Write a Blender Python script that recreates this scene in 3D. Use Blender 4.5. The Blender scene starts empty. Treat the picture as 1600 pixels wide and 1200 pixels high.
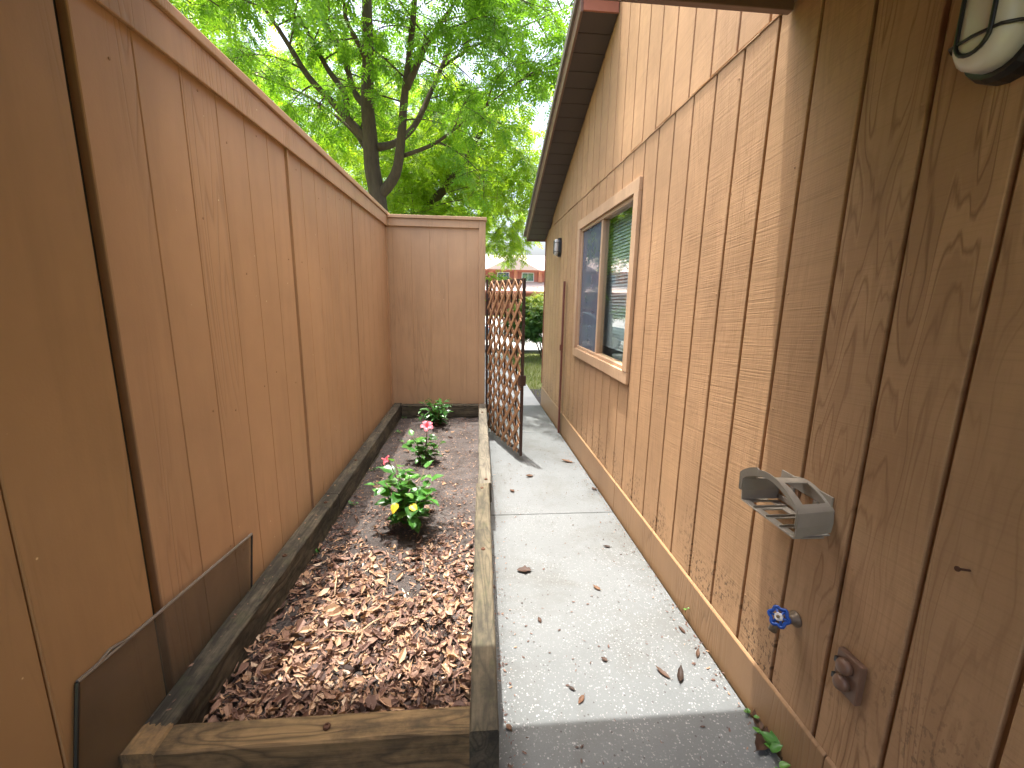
import bpy, math, random
import numpy as np
from mathutils import Vector, Matrix, noise

random.seed(7)
rng = np.random.default_rng(7)
SC = bpy.context.scene
COL = SC.collection

# ------------------------------------------------------------------ camera
F_PX, CAM_H, YAW, PITCH, ROLL = 671.33, 1.5141, 0.0896, 0.1935, 0.0178
W_ = Vector((math.sin(YAW) * math.cos(PITCH), math.cos(YAW) * math.cos(PITCH), -math.sin(PITCH)))
R_ = Vector((math.cos(YAW), -math.sin(YAW), 0.0))
U_ = R_.cross(W_)
R2 = math.cos(ROLL) * R_ + math.sin(ROLL) * U_
U2 = -math.sin(ROLL) * R_ + math.cos(ROLL) * U_
cam_d = bpy.data.cameras.new('camera')
cam_d.sensor_fit = 'HORIZONTAL'
cam_d.sensor_width = 36.0
cam_d.lens = F_PX / 1600.0 * 36.0
cam_d.clip_start = 0.02
cam_d.clip_end = 2000.0
cam = bpy.data.objects.new('camera', cam_d)
COL.objects.link(cam)
m = Matrix.Identity(4)
for i in range(3):
    m[i][0], m[i][1], m[i][2] = R2[i], U2[i], -W_[i]
m[2][3] = CAM_H
cam.matrix_world = m
SC.camera = cam


def at(px, py, Y):
    """point of the photo's pixel (1600 x 1200) on the plane at distance Y"""
    d = W_ + R2 * ((px - 800) / F_PX) - U2 * ((py - 600) / F_PX)
    t = Y / d.y
    return Vector((0, 0, CAM_H)) + d * t


# ------------------------------------------------------------------ world, sun, exposure
SUN_DIR = Vector((-0.10, 0.12, 1.0)).normalized()
ELEV = math.asin(SUN_DIR.z)
AZ = math.atan2(SUN_DIR.x, SUN_DIR.y)
world = bpy.data.worlds.new('World')
SC.world = world
world.use_nodes = True
wn = world.node_tree
wn.nodes.clear()
sky = wn.nodes.new('ShaderNodeTexSky')
sky.sky_type = 'NISHITA'
sky.sun_disc = False
sky.sun_elevation = ELEV
sky.sun_rotation = AZ
sky.air_density = 1.0
sky.dust_density = 10.0
sky.ozone_density = 3.0
bg = wn.nodes.new('ShaderNodeBackground')
bg.inputs['Strength'].default_value = 0.15
wo = wn.nodes.new('ShaderNodeOutputWorld')
wn.links.new(sky.outputs[0], bg.inputs[0])
wn.links.new(bg.outputs[0], wo.inputs[0])

sun_d = bpy.data.lights.new('sun', 'SUN')
sun_d.energy = 2.0
sun_d.angle = math.radians(0.53)
sun_d.color = (1.0, 0.96, 0.90)
sun = bpy.data.objects.new('sun', sun_d)
COL.objects.link(sun)
sun.rotation_euler = SUN_DIR.to_track_quat('Z', 'Y').to_euler()
sun.location = (0, 0, 30)

SC.view_settings.view_transform = 'Standard'
SC.view_settings.look = 'None'
SC.view_settings.gamma = 1.0
SC.view_settings.use_curve_mapping = False
SC.view_settings.exposure = 2.3
SC.cycles.max_bounces = 10
SC.cycles.diffuse_bounces = 6
SC.cycles.transparent_max_bounces = 24
SC.cycles.caustics_reflective = False
SC.cycles.caustics_refractive = False


# ------------------------------------------------------------------ helpers
def tag(o, label=None, cat=None, group=None, kind=None):
    if label: o['label'] = label
    if cat: o['category'] = cat
    if group: o['group'] = group
    if kind: o['kind'] = kind
    return o


def empty(name, loc=(0, 0, 0), rz=0.0, parent=None):
    o = bpy.data.objects.new(name, None)
    o.empty_display_size = 0.1
    COL.objects.link(o)
    o.location = loc
    o.rotation_euler = (0, 0, rz)
    if parent: o.parent = parent
    return o


def link(name, me, parent=None, loc=None, rot=None, scale=None):
    o = bpy.data.objects.new(name, me)
    COL.objects.link(o)
    if parent: o.parent = parent
    if loc is not None: o.location = loc
    if rot is not None: o.rotation_euler = rot
    if scale is not None: o.scale = scale
    return o


class MB:
    """collects vertices and faces of one mesh"""
    def __init__(s):
        s.v, s.f = [], []

    def box(s, x0, x1, y0, y1, z0, z1):
        n = len(s.v)
        s.v += [(x0, y0, z0), (x1, y0, z0), (x1, y1, z0), (x0, y1, z0), (x0, y0, z1), (x1, y0, z1), (x1, y1, z1), (x0, y1, z1)]
        s.f += [tuple(n + i for i in q) for q in ((0, 3, 2, 1), (4, 5, 6, 7), (0, 1, 5, 4), (1, 2, 6, 5), (2, 3, 7, 6), (3, 0, 4, 7))]
        return s

    def hexa(s, p):
        n = len(s.v)
        s.v += [tuple(q) for q in p]
        s.f += [tuple(n + i for i in q) for q in ((0, 3, 2, 1), (4, 5, 6, 7), (0, 1, 5, 4), (1, 2, 6, 5), (2, 3, 7, 6), (3, 0, 4, 7))]
        return s

    def prism(s, poly, axis, a, b):
        """polygon (list of 2D points) extruded along axis from a to b"""
        n, k = len(s.v), len(poly)
        def P(u, v, w):
            return ((w, u, v), (u, w, v), (u, v, w))[axis]
        s.v += [P(u, v, a) for u, v in poly] + [P(u, v, b) for u, v in poly]
        s.f += [tuple(n + i for i in range(k)), tuple(n + k + i for i in reversed(range(k)))]
        s.f += [(n + i, n + k + i, n + k + (i + 1) % k, n + (i + 1) % k) for i in range(k)]
        return s

    def tube(s, pts, rad, k=8, cap=True):
        pts = [Vector(p) for p in pts]
        if not hasattr(rad, '__len__'): rad = [rad] * len(pts)
        n0 = len(s.v)
        up = None
        for i, p in enumerate(pts):
            d = (pts[min(i + 1, len(pts) - 1)] - pts[max(i - 1, 0)]).normalized()
            if up is None:
                up = Vector((0, 0, 1)) if abs(d.z) < 0.9 else Vector((1, 0, 0))
            a = d.cross(up)
            if a.length < 1e-4: a = d.cross(Vector((0.3, 1, 0.2)))
            a.normalize()
            b = a.cross(d).normalized()
            up = b
            for j in range(k):
                t = 2 * math.pi * j / k
                s.v.append(tuple(p + (a * math.cos(t) + b * math.sin(t)) * rad[i]))
        for i in range(len(pts) - 1):
            for j in range(k):
                q = n0 + i * k
                s.f.append((q + j, q + k + j, q + k + (j + 1) % k, q + (j + 1) % k))
        if cap:
            s.f.append(tuple(n0 + j for j in range(k)))
            s.f.append(tuple(n0 + (len(pts) - 1) * k + j for j in reversed(range(k))))
        return s

    def lathe(s, prof, origin, axis, k=20):
        """profile of (distance along axis, radius) turned about axis"""
        o, d = Vector(origin), Vector(axis).normalized()
        a = d.orthogonal().normalized()
        b = d.cross(a)
        n0 = len(s.v)
        for h, r in prof:
            for j in range(k):
                t = 2 * math.pi * j / k
                s.v.append(tuple(o + d * h + (a * math.cos(t) + b * math.sin(t)) * r))
        for i in range(len(prof) - 1):
            for j in range(k):
                q = n0 + i * k
                s.f.append((q + j, q + (j + 1) % k, q + k + (j + 1) % k, q + k + j))
        s.f.append(tuple(n0 + j for j in reversed(range(k))))
        s.f.append(tuple(n0 + (len(prof) - 1) * k + j for j in range(k)))
        return s

    def mesh(s, name, mat, smooth=False):
        me = bpy.data.meshes.new(name)
        me.from_pydata(s.v, [], s.f)
        if mat: me.materials.append(mat)
        if smooth:
            me.polygons.foreach_set('use_smooth', [True] * len(me.polygons))
        me.update()
        return me

    def build(s, name, mat, parent=None, smooth=False, bevel=0.0, seg=2):
        o = link(name, s.mesh(name, mat, smooth), parent)
        if bevel: bev(o, bevel, seg)
        return o


def bev(o, w, seg=2):
    b = o.modifiers.new('bevel', 'BEVEL')
    b.width = w
    b.segments = seg
    b.limit_method = 'ANGLE'
    b.angle_limit = math.radians(40)
    return o


def smooth_angle(me):
    me.polygons.foreach_set('use_smooth', [True] * len(me.polygons))


# ------------------------------------------------------------------ materials
class NT:
    def __init__(s, name):
        s.m = bpy.data.materials.new(name)
        s.m.use_nodes = True
        s.t = s.m.node_tree
        s.t.nodes.clear()
        s.out = s.t.nodes.new('ShaderNodeOutputMaterial')

    def n(s, kind, **kw):
        nd = s.t.nodes.new('ShaderNode' + kind)
        for k, v in kw.items():
            if k in nd.inputs.keys() if isinstance(k, str) else False:
                s.set(nd.inputs[k], v)
            else:
                setattr(nd, k, v)
        return nd

    def set(s, sock, v):
        if isinstance(v, bpy.types.NodeSocket):
            s.t.links.new(v, sock)
        else:
            if sock.type == 'RGBA' and len(v) == 3: v = (*v, 1)
            sock.default_value = v

    def pos(s):
        return s.n('NewGeometry').outputs['Position']

    def objpos(s):
        return s.n('TexCoord').outputs['Object']

    def mapping(s, vec, scale=(1, 1, 1), loc=(0, 0, 0)):
        mp = s.n('Mapping')
        s.set(mp.inputs['Vector'], vec)
        s.set(mp.inputs['Scale'], scale)
        s.set(mp.inputs['Location'], loc)
        return mp.outputs[0]

    def noise(s, vec, scale=5.0, detail=3.0, rough=0.5, dist=0.0):
        nd = s.n('TexNoise')
        s.set(nd.inputs['Vector'], vec)
        s.set(nd.inputs['Scale'], scale)
        s.set(nd.inputs['Detail'], detail)
        s.set(nd.inputs['Roughness'], rough)
        s.set(nd.inputs['Distortion'], dist)
        return nd.outputs['Fac']

    def vor(s, vec, scale, feature='F1', out='Distance', rand=1.0):
        nd = s.n('TexVoronoi')
        nd.feature = feature
        s.set(nd.inputs['Vector'], vec)
        s.set(nd.inputs['Scale'], scale)
        s.set(nd.inputs['Randomness'], rand)
        return nd.outputs[out]

    def math(s, op, a, b=0.5, c=None, clamp=False):
        nd = s.n('Math')
        nd.operation = op
        nd.use_clamp = clamp
        s.set(nd.inputs[0], a)
        s.set(nd.inputs[1], b)
        if c is not None: s.set(nd.inputs[2], c)
        return nd.outputs[0]

    def ramp(s, fac, stops, interp='LINEAR'):
        nd = s.n('ValToRGB')
        nd.color_ramp.interpolation = interp
        e = nd.color_ramp.elements
        while len(e) < len(stops): e.new(0.5)
        for el, (p, c) in zip(e, stops):
            el.position = p
            if not hasattr(c, '__len__'): c = (c, c, c)
            el.color = (*c[:3], 1)
        s.set(nd.inputs[0], fac)
        return nd.outputs[0]

    def mix(s, fac, a, b, blend='MIX'):
        nd = s.n('Mix')
        nd.data_type = 'RGBA'
        nd.blend_type = blend
        s.set(nd.inputs[0], fac)
        s.set(nd.inputs[6], a)
        s.set(nd.inputs[7], b)
        return nd.outputs[2]

    def bump(s, h, strength=0.3, dist=0.01, normal=None):
        nd = s.n('Bump')
        s.set(nd.inputs['Height'], h)
        s.set(nd.inputs['Strength'], strength)
        s.set(nd.inputs['Distance'], dist)
        if normal is not None: s.set(nd.inputs['Normal'], normal)
        return nd.outputs[0]

    def bsdf(s, color, rough=0.6, normal=None, metal=0.0, spec=0.5, **kw):
        b = s.n('BsdfPrincipled')
        s.set(b.inputs['Base Color'], color)
        s.set(b.inputs['Roughness'], rough)
        s.set(b.inputs['Metallic'], metal)
        s.set(b.inputs['Specular IOR Level'], spec)
        if normal is not None: s.set(b.inputs['Normal'], normal)
        for k, v in kw.items(): s.set(b.inputs[k], v)
        return b.outputs[0]

    def done(s, shader):
        s.t.links.new(shader, s.out.inputs['Surface'])
        return s.m

    def rnd(s):
        return s.n('ObjectInfo').outputs['Random']

    def sep(s, vec):
        nd = s.n('SeparateXYZ')
        s.set(nd.inputs[0], vec)
        return nd.outputs

    def comb(s, x, y, z):
        nd = s.n('CombineXYZ')
        s.set(nd.inputs[0], x); s.set(nd.inputs[1], y); s.set(nd.inputs[2], z)
        return nd.outputs[0]


def plain(name, col, rough=0.5, metal=0.0, spec=0.5, var=0.12, scale=30.0, bump=0.0):
    t = NT(name)
    n = t.noise(t.objpos(), scale, 4.0, 0.6)
    c = t.mix(t.math('MULTIPLY', n, 1.0), [v * (1 - var) for v in col], [min(1, v * (1 + var)) for v in col])
    nm = t.bump(n, bump, 0.002) if bump else None
    return t.done(t.bsdf(c, rough, nm, metal, spec))


def siding_material(name, col, saw=1.0, grain=1.0, mold=0.0, axis=1):
    """rough-sawn painted plywood; axis = horizontal direction along the wall"""
    t = NT(name)
    P = t.pos()
    x, y, z = t.sep(P)
    h = (x, y)[axis]
    r = t.math('MULTIPLY', t.rnd(), 37.0)
    # contour lines of a stretched noise give the cathedral grain of the plywood
    g = t.noise(t.comb(t.math('MULTIPLY', h, 7.0), t.math('MULTIPLY', z, 0.9), r), 1.0, 2.5, 0.5, 0.25)
    sub = t.noise(t.comb(t.math('MULTIPLY', h, 26.0), t.math('MULTIPLY', z, 1.3), r), 1.0, 3.0, 0.6)
    ln = t.math('PINGPONG', t.math('ADD', t.math('MULTIPLY', g, 17.0), t.math('MULTIPLY', sub, 1.3)), 0.5)
    line = t.ramp(ln, [(0.0, 1.0), (0.07, 0.6), (0.17, 0.0)])
    gmask = t.ramp(t.noise(t.comb(t.math('MULTIPLY', h, 2.2), t.math('MULTIPLY', z, 0.8), r), 1.0, 2.0), [(0.36, 0.15), (0.62, 1.0)])
    line = t.math('MULTIPLY', line, gmask)
    # saw marks run across the board
    sm = t.noise(t.comb(t.math('MULTIPLY', h, 3.2), t.math('ADD', t.math('MULTIPLY', z, 170.0), t.math('MULTIPLY', h, 14.0)), r), 1.0, 3.0, 0.65)
    sm2 = t.noise(t.comb(t.math('MULTIPLY', h, 160.0), t.math('MULTIPLY', z, 14.0), r), 1.0, 2.0, 0.6)
    bl = t.noise(P, 1.7, 4.0, 0.6)
    fine = t.noise(t.comb(t.math('MULTIPLY', h, 45.0), t.math('MULTIPLY', z, 3.0), r), 1.0, 4.0, 0.7)
    c = t.mix(t.ramp(bl, [(0.3, 0.0), (0.7, 1.0)]), [v * 0.80 for v in col], [v * 1.12 for v in col])
    c = t.mix(t.math('MULTIPLY', t.rnd(), 0.35), c, [v * f for v, f in zip(col, (0.78, 0.80, 0.86))])
    c = t.mix(t.math('MULTIPLY', t.ramp(fine, [(0.45, 0.0), (0.75, 1.0)]), 0.35), c, [v * 0.62 for v in col])
    band = t.ramp(t.math('PINGPONG', t.math('ADD', t.math('MULTIPLY', g, 6.5), t.math('MULTIPLY', sub, 0.5)), 0.5), [(0.22, 0.0), (0.30, 1.0)])
    c = t.mix(t.math('MULTIPLY', t.math('MULTIPLY', band, gmask), 0.34 * grain), c, [v * f for v, f in zip(col, (0.58, 0.53, 0.50))])
    c = t.mix(t.math('MULTIPLY', line, 0.62 * grain), c, [v * f for v, f in zip(col, (0.42, 0.36, 0.33))])
    c = t.mix(t.math('MULTIPLY', t.ramp(sm, [(0.50, 0.0), (0.68, 1.0)]), 0.30 * saw), c, [v * 0.55 for v in col])
    if mold:
        k = t.noise(t.comb(t.math('MULTIPLY', h, 70.0), t.math('MULTIPLY', z, 34.0), 0.0), 1.0, 3.0, 0.7)
        area = t.noise(t.comb(t.math('MULTIPLY', h, 5.0), t.math('MULTIPLY', z, 2.5), 4.0), 1.0, 1.0)
        low = t.ramp(z, [(0.16, 1.0), (0.72, 0.0)])
        mk = t.math('MULTIPLY', t.math('MULTIPLY', t.ramp(k, [(0.53, 0.0), (0.60, 1.0)]), t.ramp(area, [(0.47, 0.0), (0.58, 1.0)])), low)
        c = t.mix(t.math('MULTIPLY', mk, 0.85 * mold), c, (0.035, 0.026, 0.02))
    hgt = t.math('SUBTRACT', t.math('ADD', t.math('MULTIPLY', sm, 0.9 * saw), t.math('MULTIPLY', sm2, 0.3)), t.math('MULTIPLY', line, 0.35 * grain))
    nm = t.bump(t.math('MULTIPLY', hgt, t.ramp(t.noise(P, 3.5, 3.0, 0.6), [(0.3, 0.4), (0.7, 1.0)])), 0.6, 0.004)
    return t.done(t.bsdf(c, 0.72, nm, spec=0.3))


def fence_material(name, col, axis=1):
    """smooth painted panel with a pressed wood grain"""
    t = NT(name)
    P = t.pos()
    x, y, z = t.sep(P)
    h = (x, y)[axis]
    r = t.math('MULTIPLY', t.rnd(), 23.0)
    g = t.noise(t.comb(t.math('MULTIPLY', h, 9.0), t.math('MULTIPLY', z, 0.55), r), 1.0, 1.5, 0.5, 0.1)
    ln = t.math('PINGPONG', t.math('MULTIPLY', g, 15.0), 0.5)
    line = t.ramp(ln, [(0.0, 1.0), (0.16, 0.2), (0.3, 0.0)])
    gm = t.ramp(t.noise(t.comb(t.math('MULTIPLY', h, 3.5), t.math('MULTIPLY', z, 0.5), r), 1.0, 1.0), [(0.48, 0.0), (0.62, 1.0)])
    line = t.math('MULTIPLY', line, gm)
    bl = t.noise(P, 1.3, 5.0, 0.62)
    dirt = t.noise(t.comb(t.math('MULTIPLY', h, 11.0), t.math('MULTIPLY', z, 1.1), r), 1.0, 4.0, 0.65)
    c = t.mix(t.ramp(bl, [(0.3, 0.0), (0.7, 1.0)]), [v * 0.86 for v in col], [v * 1.08 for v in col])
    c = t.mix(t.math('MULTIPLY', t.ramp(dirt, [(0.47, 0.0), (0.78, 1.0)]), 0.42), c, [v * 0.66 for v in col])
    c = t.mix(t.math('MULTIPLY', line, 0.30), c, [v * 0.5 for v in col])
    # chips and pale splashes of paint
    ch = t.vor(P, 9.0)
    c = t.mix(t.ramp(ch, [(0.022, 1.0), (0.03, 0.0)]), c, [min(0.8, v * 1.9 + 0.1) for v in col])
    nm = t.bump(t.math('SUBTRACT', t.math('MULTIPLY', t.noise(P, 140.0, 2.0), 0.2), line), 0.5, 0.003)
    return t.done(t.bsdf(c, 0.5, nm, spec=0.4))


def timber_material(name, axis, light, dark, stain, moss=0.0, cut=None):
    t = NT(name)
    P = t.pos()
    x, y, z = t.sep(P)
    lo, ac = (x, y) if axis == 0 else (y, x)
    r = t.math('MULTIPLY', t.rnd(), 19.0)
    g = t.noise(t.comb(t.math('MULTIPLY', lo, 1.8), t.math('MULTIPLY', ac, 13.0), t.math('ADD', t.math('MULTIPLY', z, 9.0), r)), 1.0, 1.5, 0.5, 0.2)
    ln = t.math('PINGPONG', t.math('MULTIPLY', g, 11.0), 0.5)
    line = t.ramp(ln, [(0.0, 1.0), (0.2, 0.25), (0.36, 0.0)])
    fib = t.noise(t.comb(t.math('MULTIPLY', lo, 5.0), t.math('MULTIPLY', ac, 150.0), t.math('MULTIPLY', z, 150.0)), 1.0, 3.0, 0.6)
    st = t.noise(t.comb(t.math('MULTIPLY', lo, 3.2), t.math('MULTIPLY', ac, 12.0), t.math('MULTIPLY', z, 12.0)), 1.0, 5.0, 0.65)
    st2 = t.noise(P, 30.0, 4.0, 0.7)
    c = t.mix(t.ramp(fib, [(0.3, 0.0), (0.7, 1.0)]), [v * 0.72 for v in light], light)
    c = t.mix(t.math('MULTIPLY', line, 0.65), c, dark)
    sf = t.ramp(t.math('ADD', st, t.math('MULTIPLY', t.math('SUBTRACT', st2, 0.5), 0.35)), [(0.5 - 0.28 * stain, 0.0), (0.78 - 0.30 * stain, 1.0)])
    c = t.mix(t.math('MULTIPLY', sf, 0.92), c, dark)
    if moss:
        c = t.mix(t.math('MULTIPLY', t.ramp(t.noise(P, 14.0, 5.0, 0.7), [(0.52, 0.0), (0.72, 1.0)]), moss), c, (0.075, 0.085, 0.035))
    if cut is not None:
        # the freshly cut end keeps the colour of new wood
        e = t.math('ADD', lo, t.math('MULTIPLY', t.math('SUBTRACT', t.noise(t.comb(t.math('MULTIPLY', lo, 12.0), t.math('MULTIPLY', ac, 70.0), 0.0), 1.0, 2.0), 0.5), 0.06))
        c = t.mix(t.math('LESS_THAN', e, cut), c, t.mix(t.ramp(st2, [(0.4, 0.0), (0.7, 0.8)]), (0.30, 0.19, 0.085), (0.10, 0.075, 0.05)))
    nm = t.bump(t.math('SUBTRACT', fib, t.math('MULTIPLY', line, 0.6)), 0.6, 0.004)
    return t.done(t.bsdf(c, 0.8, nm, spec=0.25))


def concrete_material():
    t = NT('concrete')
    P = t.pos()
    x, y, z = t.sep(P)
    base = t.mix(t.noise(P, 3.0, 6.0, 0.65), (0.108, 0.117, 0.118), (0.158, 0.169, 0.172))
    c = t.mix(t.math('MULTIPLY', t.ramp(t.noise(P, 1.3, 5.0, 0.7, 0.6), [(0.47, 0.0), (0.70, 1.0)]), 0.7), base, (0.09, 0.09, 0.08))
    # exposed shell aggregate, worn through in the near slab
    wear = t.ramp(t.math('ADD', t.math('MULTIPLY', y, -0.14), t.noise(P, 1.9, 4.0, 0.6)), [(0.08, 0.12), (0.34, 1.0)])
    wob = t.n('TexNoise'); t.set(wob.inputs['Vector'], P); t.set(wob.inputs['Scale'], 150.0)
    va = t.n('VectorMath'); va.operation = 'SCALE'; t.set(va.inputs[0], wob.outputs['Color']); t.set(va.inputs['Scale'], 0.011)
    vb = t.n('VectorMath'); vb.operation = 'ADD'; t.set(vb.inputs[0], P); t.set(vb.inputs[1], va.outputs[0])
    v = t.n('TexVoronoi'); t.set(v.inputs['Vector'], vb.outputs[0]); t.set(v.inputs['Scale'], 115.0)
    vs = t.sep(v.outputs['Color'])
    sp = t.math('MULTIPLY', t.math('GREATER_THAN', vs[0], 0.42), t.ramp(t.math('ADD', v.outputs['Distance'], t.math('MULTIPLY', vs[1], 0.40)), [(0.36, 1.0), (0.56, 0.0)]))
    c = t.mix(t.math('MULTIPLY', t.math('MULTIPLY', sp, wear), 0.85), c, t.mix(vs[2], (0.21, 0.22, 0.215), (0.36, 0.365, 0.355)))
    v2 = t.n('TexVoronoi'); t.set(v2.inputs['Vector'], P); t.set(v2.inputs['Scale'], 60.0)
    v2s = t.sep(v2.outputs['Color'])
    dk = t.math('MULTIPLY', t.math('GREATER_THAN', v2s[0], 0.90), t.ramp(v2.outputs['Distance'], [(0.16, 1.0), (0.28, 0.0)]))
    c = t.mix(t.math('MULTIPLY', dk, 0.75), c, (0.05, 0.047, 0.042))
    v3 = t.noise(P, 220.0, 3.0, 0.7)
    c = t.mix(t.math('MULTIPLY', t.ramp(v3, [(0.5, 0.0), (0.75, 1.0)]), 0.35), c, (0.08, 0.08, 0.072))
    h = t.math('ADD', t.math('MULTIPLY', t.math('MULTIPLY', sp, wear), 0.5), t.math('MULTIPLY', v3, 0.6))
    nm = t.bump(t.math('ADD', h, t.noise(P, 40.0, 4.0, 0.6)), 0.35, 0.004)
    return t.done(t.bsdf(c, 0.85, nm, spec=0.25))


def soil_material():
    t = NT('soil')
    P = t.pos()
    n = t.noise(P, 6.0, 6.0, 0.7)
    f = t.noise(P, 90.0, 5.0, 0.75)
    c = t.mix(t.ramp(n, [(0.35, 0.0), (0.65, 1.0)]), (0.052, 0.047, 0.045), (0.128, 0.120, 0.117))
    c = t.mix(t.ramp(f, [(0.42, 0.0), (0.68, 1.0)]), t.mix(0.5, c, (0.05, 0.035, 0.028)), c)
    c = t.mix(t.math('MULTIPLY', t.ramp(t.noise(P, 160.0, 2.0), [(0.62, 0.0), (0.72, 1.0)]), 0.6), c, (0.20, 0.145, 0.105))
    nm = t.bump(f, 0.9, 0.012)
    return t.done(t.bsdf(c, 0.95, nm, spec=0.15))


def leaf_material(name, cols, transl=0.45, rough=0.45, spec=0.4, attr=None, var_scale=3.0, vein=False):
    t = NT(name)
    if attr:
        a = t.n('Attribute'); a.attribute_name = attr
        f = a.outputs['Fac']
    else:
        f = t.rnd()
    k = len(cols) - 1
    c = t.ramp(f, [(i / k if k else 0, col) for i, col in enumerate(cols)])
    if vein:
        n = t.noise(t.objpos(), 60.0, 3.0, 0.6)
        c = t.mix(t.math('MULTIPLY', n, 0.4), c, [v * 0.6 for v in cols[0]])
    b = t.bsdf(c, rough, None, spec=spec)
    tr = t.n('BsdfTranslucent')
    t.set(tr.inputs['Color'], t.mix(1.0, c, (1.35, 1.25, 0.55), 'MULTIPLY'))
    mx = t.n('MixShader')
    t.set(mx.inputs[0], transl)
    t.t.links.new(b, mx.inputs[1]); t.t.links.new(tr.outputs[0], mx.inputs[2])
    return t.done(mx.outputs[0])


def glass_material(name, tint=(0.9, 0.95, 0.95), base_refl=0.06, dust=0.0, dust_col=(0.3, 0.3, 0.28)):
    t = NT(name)
    lw = t.n('LayerWeight'); lw.inputs['Blend'].default_value = 0.5
    sch = t.math('MULTIPLY_ADD', t.math('POWER', lw.outputs['Facing'], 5.0), 0.9, 0.04)
    gl = t.n('BsdfGlossy'); gl.inputs['Roughness'].default_value = 0.02 if base_refl >= 0 else 0.3
    tp = t.n('BsdfTransparent'); t.set(tp.inputs['Color'], tint)
    mx = t.n('MixShader')
    t.set(mx.inputs[0], t.math('ADD', t.math('MULTIPLY', sch, 1.2), base_refl, clamp=True) if base_refl >= 0 else 0.04)
    t.t.links.new(tp.outputs[0], mx.inputs[1]); t.t.links.new(gl.outputs[0], mx.inputs[2])
    sh = mx.outputs[0]
    if dust:
        df = t.n('BsdfDiffuse'); t.set(df.inputs['Color'], dust_col)
        m2 = t.n('MixShader')
        t.set(m2.inputs[0], t.math('MULTIPLY', t.ramp(t.noise(t.objpos(), 8.0, 5.0, 0.7), [(0.2, 0.65), (0.8, 1.0)]), dust))
        t.t.links.new(sh, m2.inputs[1]); t.t.links.new(df.outputs[0], m2.inputs[2])
        sh = m2.outputs[0]
    return t.done(sh)


PAINT = (0.49, 0.297, 0.156)
M = {}
M['siding'] = siding_material('siding_paint', PAINT, saw=1.1, grain=0.4, mold=1.0)
M['siding_worn'] = siding_material('siding_worn_paint', PAINT, saw=0.8, grain=1.25, mold=1.0)
M['siding_back'] = plain('siding_backing', [v * 0.8 for v in PAINT], 0.8)  # siding paint darkened, putting groove shade and grime into the colour
M['trim'] = siding_material('trim_paint', (0.55, 0.365, 0.22), saw=0.4, grain=0.25)
M['trim_x'] = siding_material('trim_paint_across', (0.42, 0.235, 0.13), saw=0.4, grain=0.25, axis=0)
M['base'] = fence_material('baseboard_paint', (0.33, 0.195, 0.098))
M['fence'] = fence_material('fence_paint', (0.53, 0.325, 0.175))
M['fence_x'] = fence_material('fence_paint_across', (0.53, 0.345, 0.195), axis=0)
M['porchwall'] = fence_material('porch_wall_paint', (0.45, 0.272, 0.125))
M['timber_left'] = timber_material('timber_blackened', 1, (0.17, 0.145, 0.10), (0.026, 0.024, 0.019), 0.68, 0.45, cut=1.115)
M['timber_right'] = timber_material('timber_weathered', 1, (0.145, 0.122, 0.08), (0.04, 0.037, 0.028), 0.36, 0.30)
M['timber_far'] = timber_material('timber_grey', 1, (0.17, 0.152, 0.115), (0.06, 0.055, 0.045), 0.28, 0.2)
M['timber_front'] = timber_material('timber_tan', 0, (0.30, 0.20, 0.095), (0.06, 0.046, 0.028), 0.30, 0.15)
M['timber_back'] = timber_material('timber_mossy', 0, (0.15, 0.125, 0.08), (0.03, 0.027, 0.02), 0.6, 0.6)
M['concrete'] = concrete_material()
M['soil'] = soil_material()
M['soffit'] = plain('soffit_vinyl', (0.055, 0.040, 0.036), 0.45, var=0.1, scale=6)
M['fascia'] = plain('fascia_metal', (0.15, 0.085, 0.062), 0.4, var=0.1)
M['drip'] = plain('drip_edge_metal', (0.20, 0.17, 0.16), 0.35, 0.3)
M['rake_end'] = plain('rake_end_paint', (0.30, 0.11, 0.065), 0.55)
M['steel'] = plain('rusty_dark_steel', (0.055, 0.030, 0.022), 0.55, 0.2, var=0.4, scale=60, bump=0.3)
M['redsteel'] = plain('red_brown_steel', (0.17, 0.055, 0.035), 0.6, 0.0, var=0.3, scale=40, bump=0.3)
M['lattice'] = plain('lattice_wood', (0.31, 0.165, 0.078), 0.7, var=0.3, scale=25, bump=0.3)
M['black'] = plain('black_enamel', (0.012, 0.012, 0.013), 0.35)
M['frost'] = plain('frosted_glass', (0.62, 0.60, 0.55), 0.25, var=0.05)
M['greyplastic'] = plain('grey_plastic', (0.31, 0.28, 0.23), 0.5, var=0.2, scale=14, bump=0.15)
M['blue'] = plain('blue_enamel', (0.012, 0.07, 0.33), 0.3, var=0.3)
M['brass'] = plain('tarnished_brass', (0.22, 0.18, 0.12), 0.45, 0.8, var=0.3)
M['spigot'] = plain('painted_spigot', (0.17, 0.125, 0.085), 0.5, 0.3, var=0.3)
M['outlet'] = plain('brown_cover', (0.17, 0.095, 0.06), 0.45, var=0.2)
M['dark'] = plain('dark_void', (0.015, 0.013, 0.012), 0.8)
M['rust'] = plain('rusty_screw', (0.10, 0.045, 0.025), 0.7, 0.4, var=0.4, scale=200)
M['sash'] = plain('tan_sash', (0.50, 0.33, 0.20), 0.45, var=0.06)
M['white_paint'] = plain('white_paint', (0.72, 0.70, 0.66), 0.5, var=0.05)


# ------------------------------------------------------------------ ground, path
def gz(y):
    return -0.018 * max(-3.0, min(y, 15.0))


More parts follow.
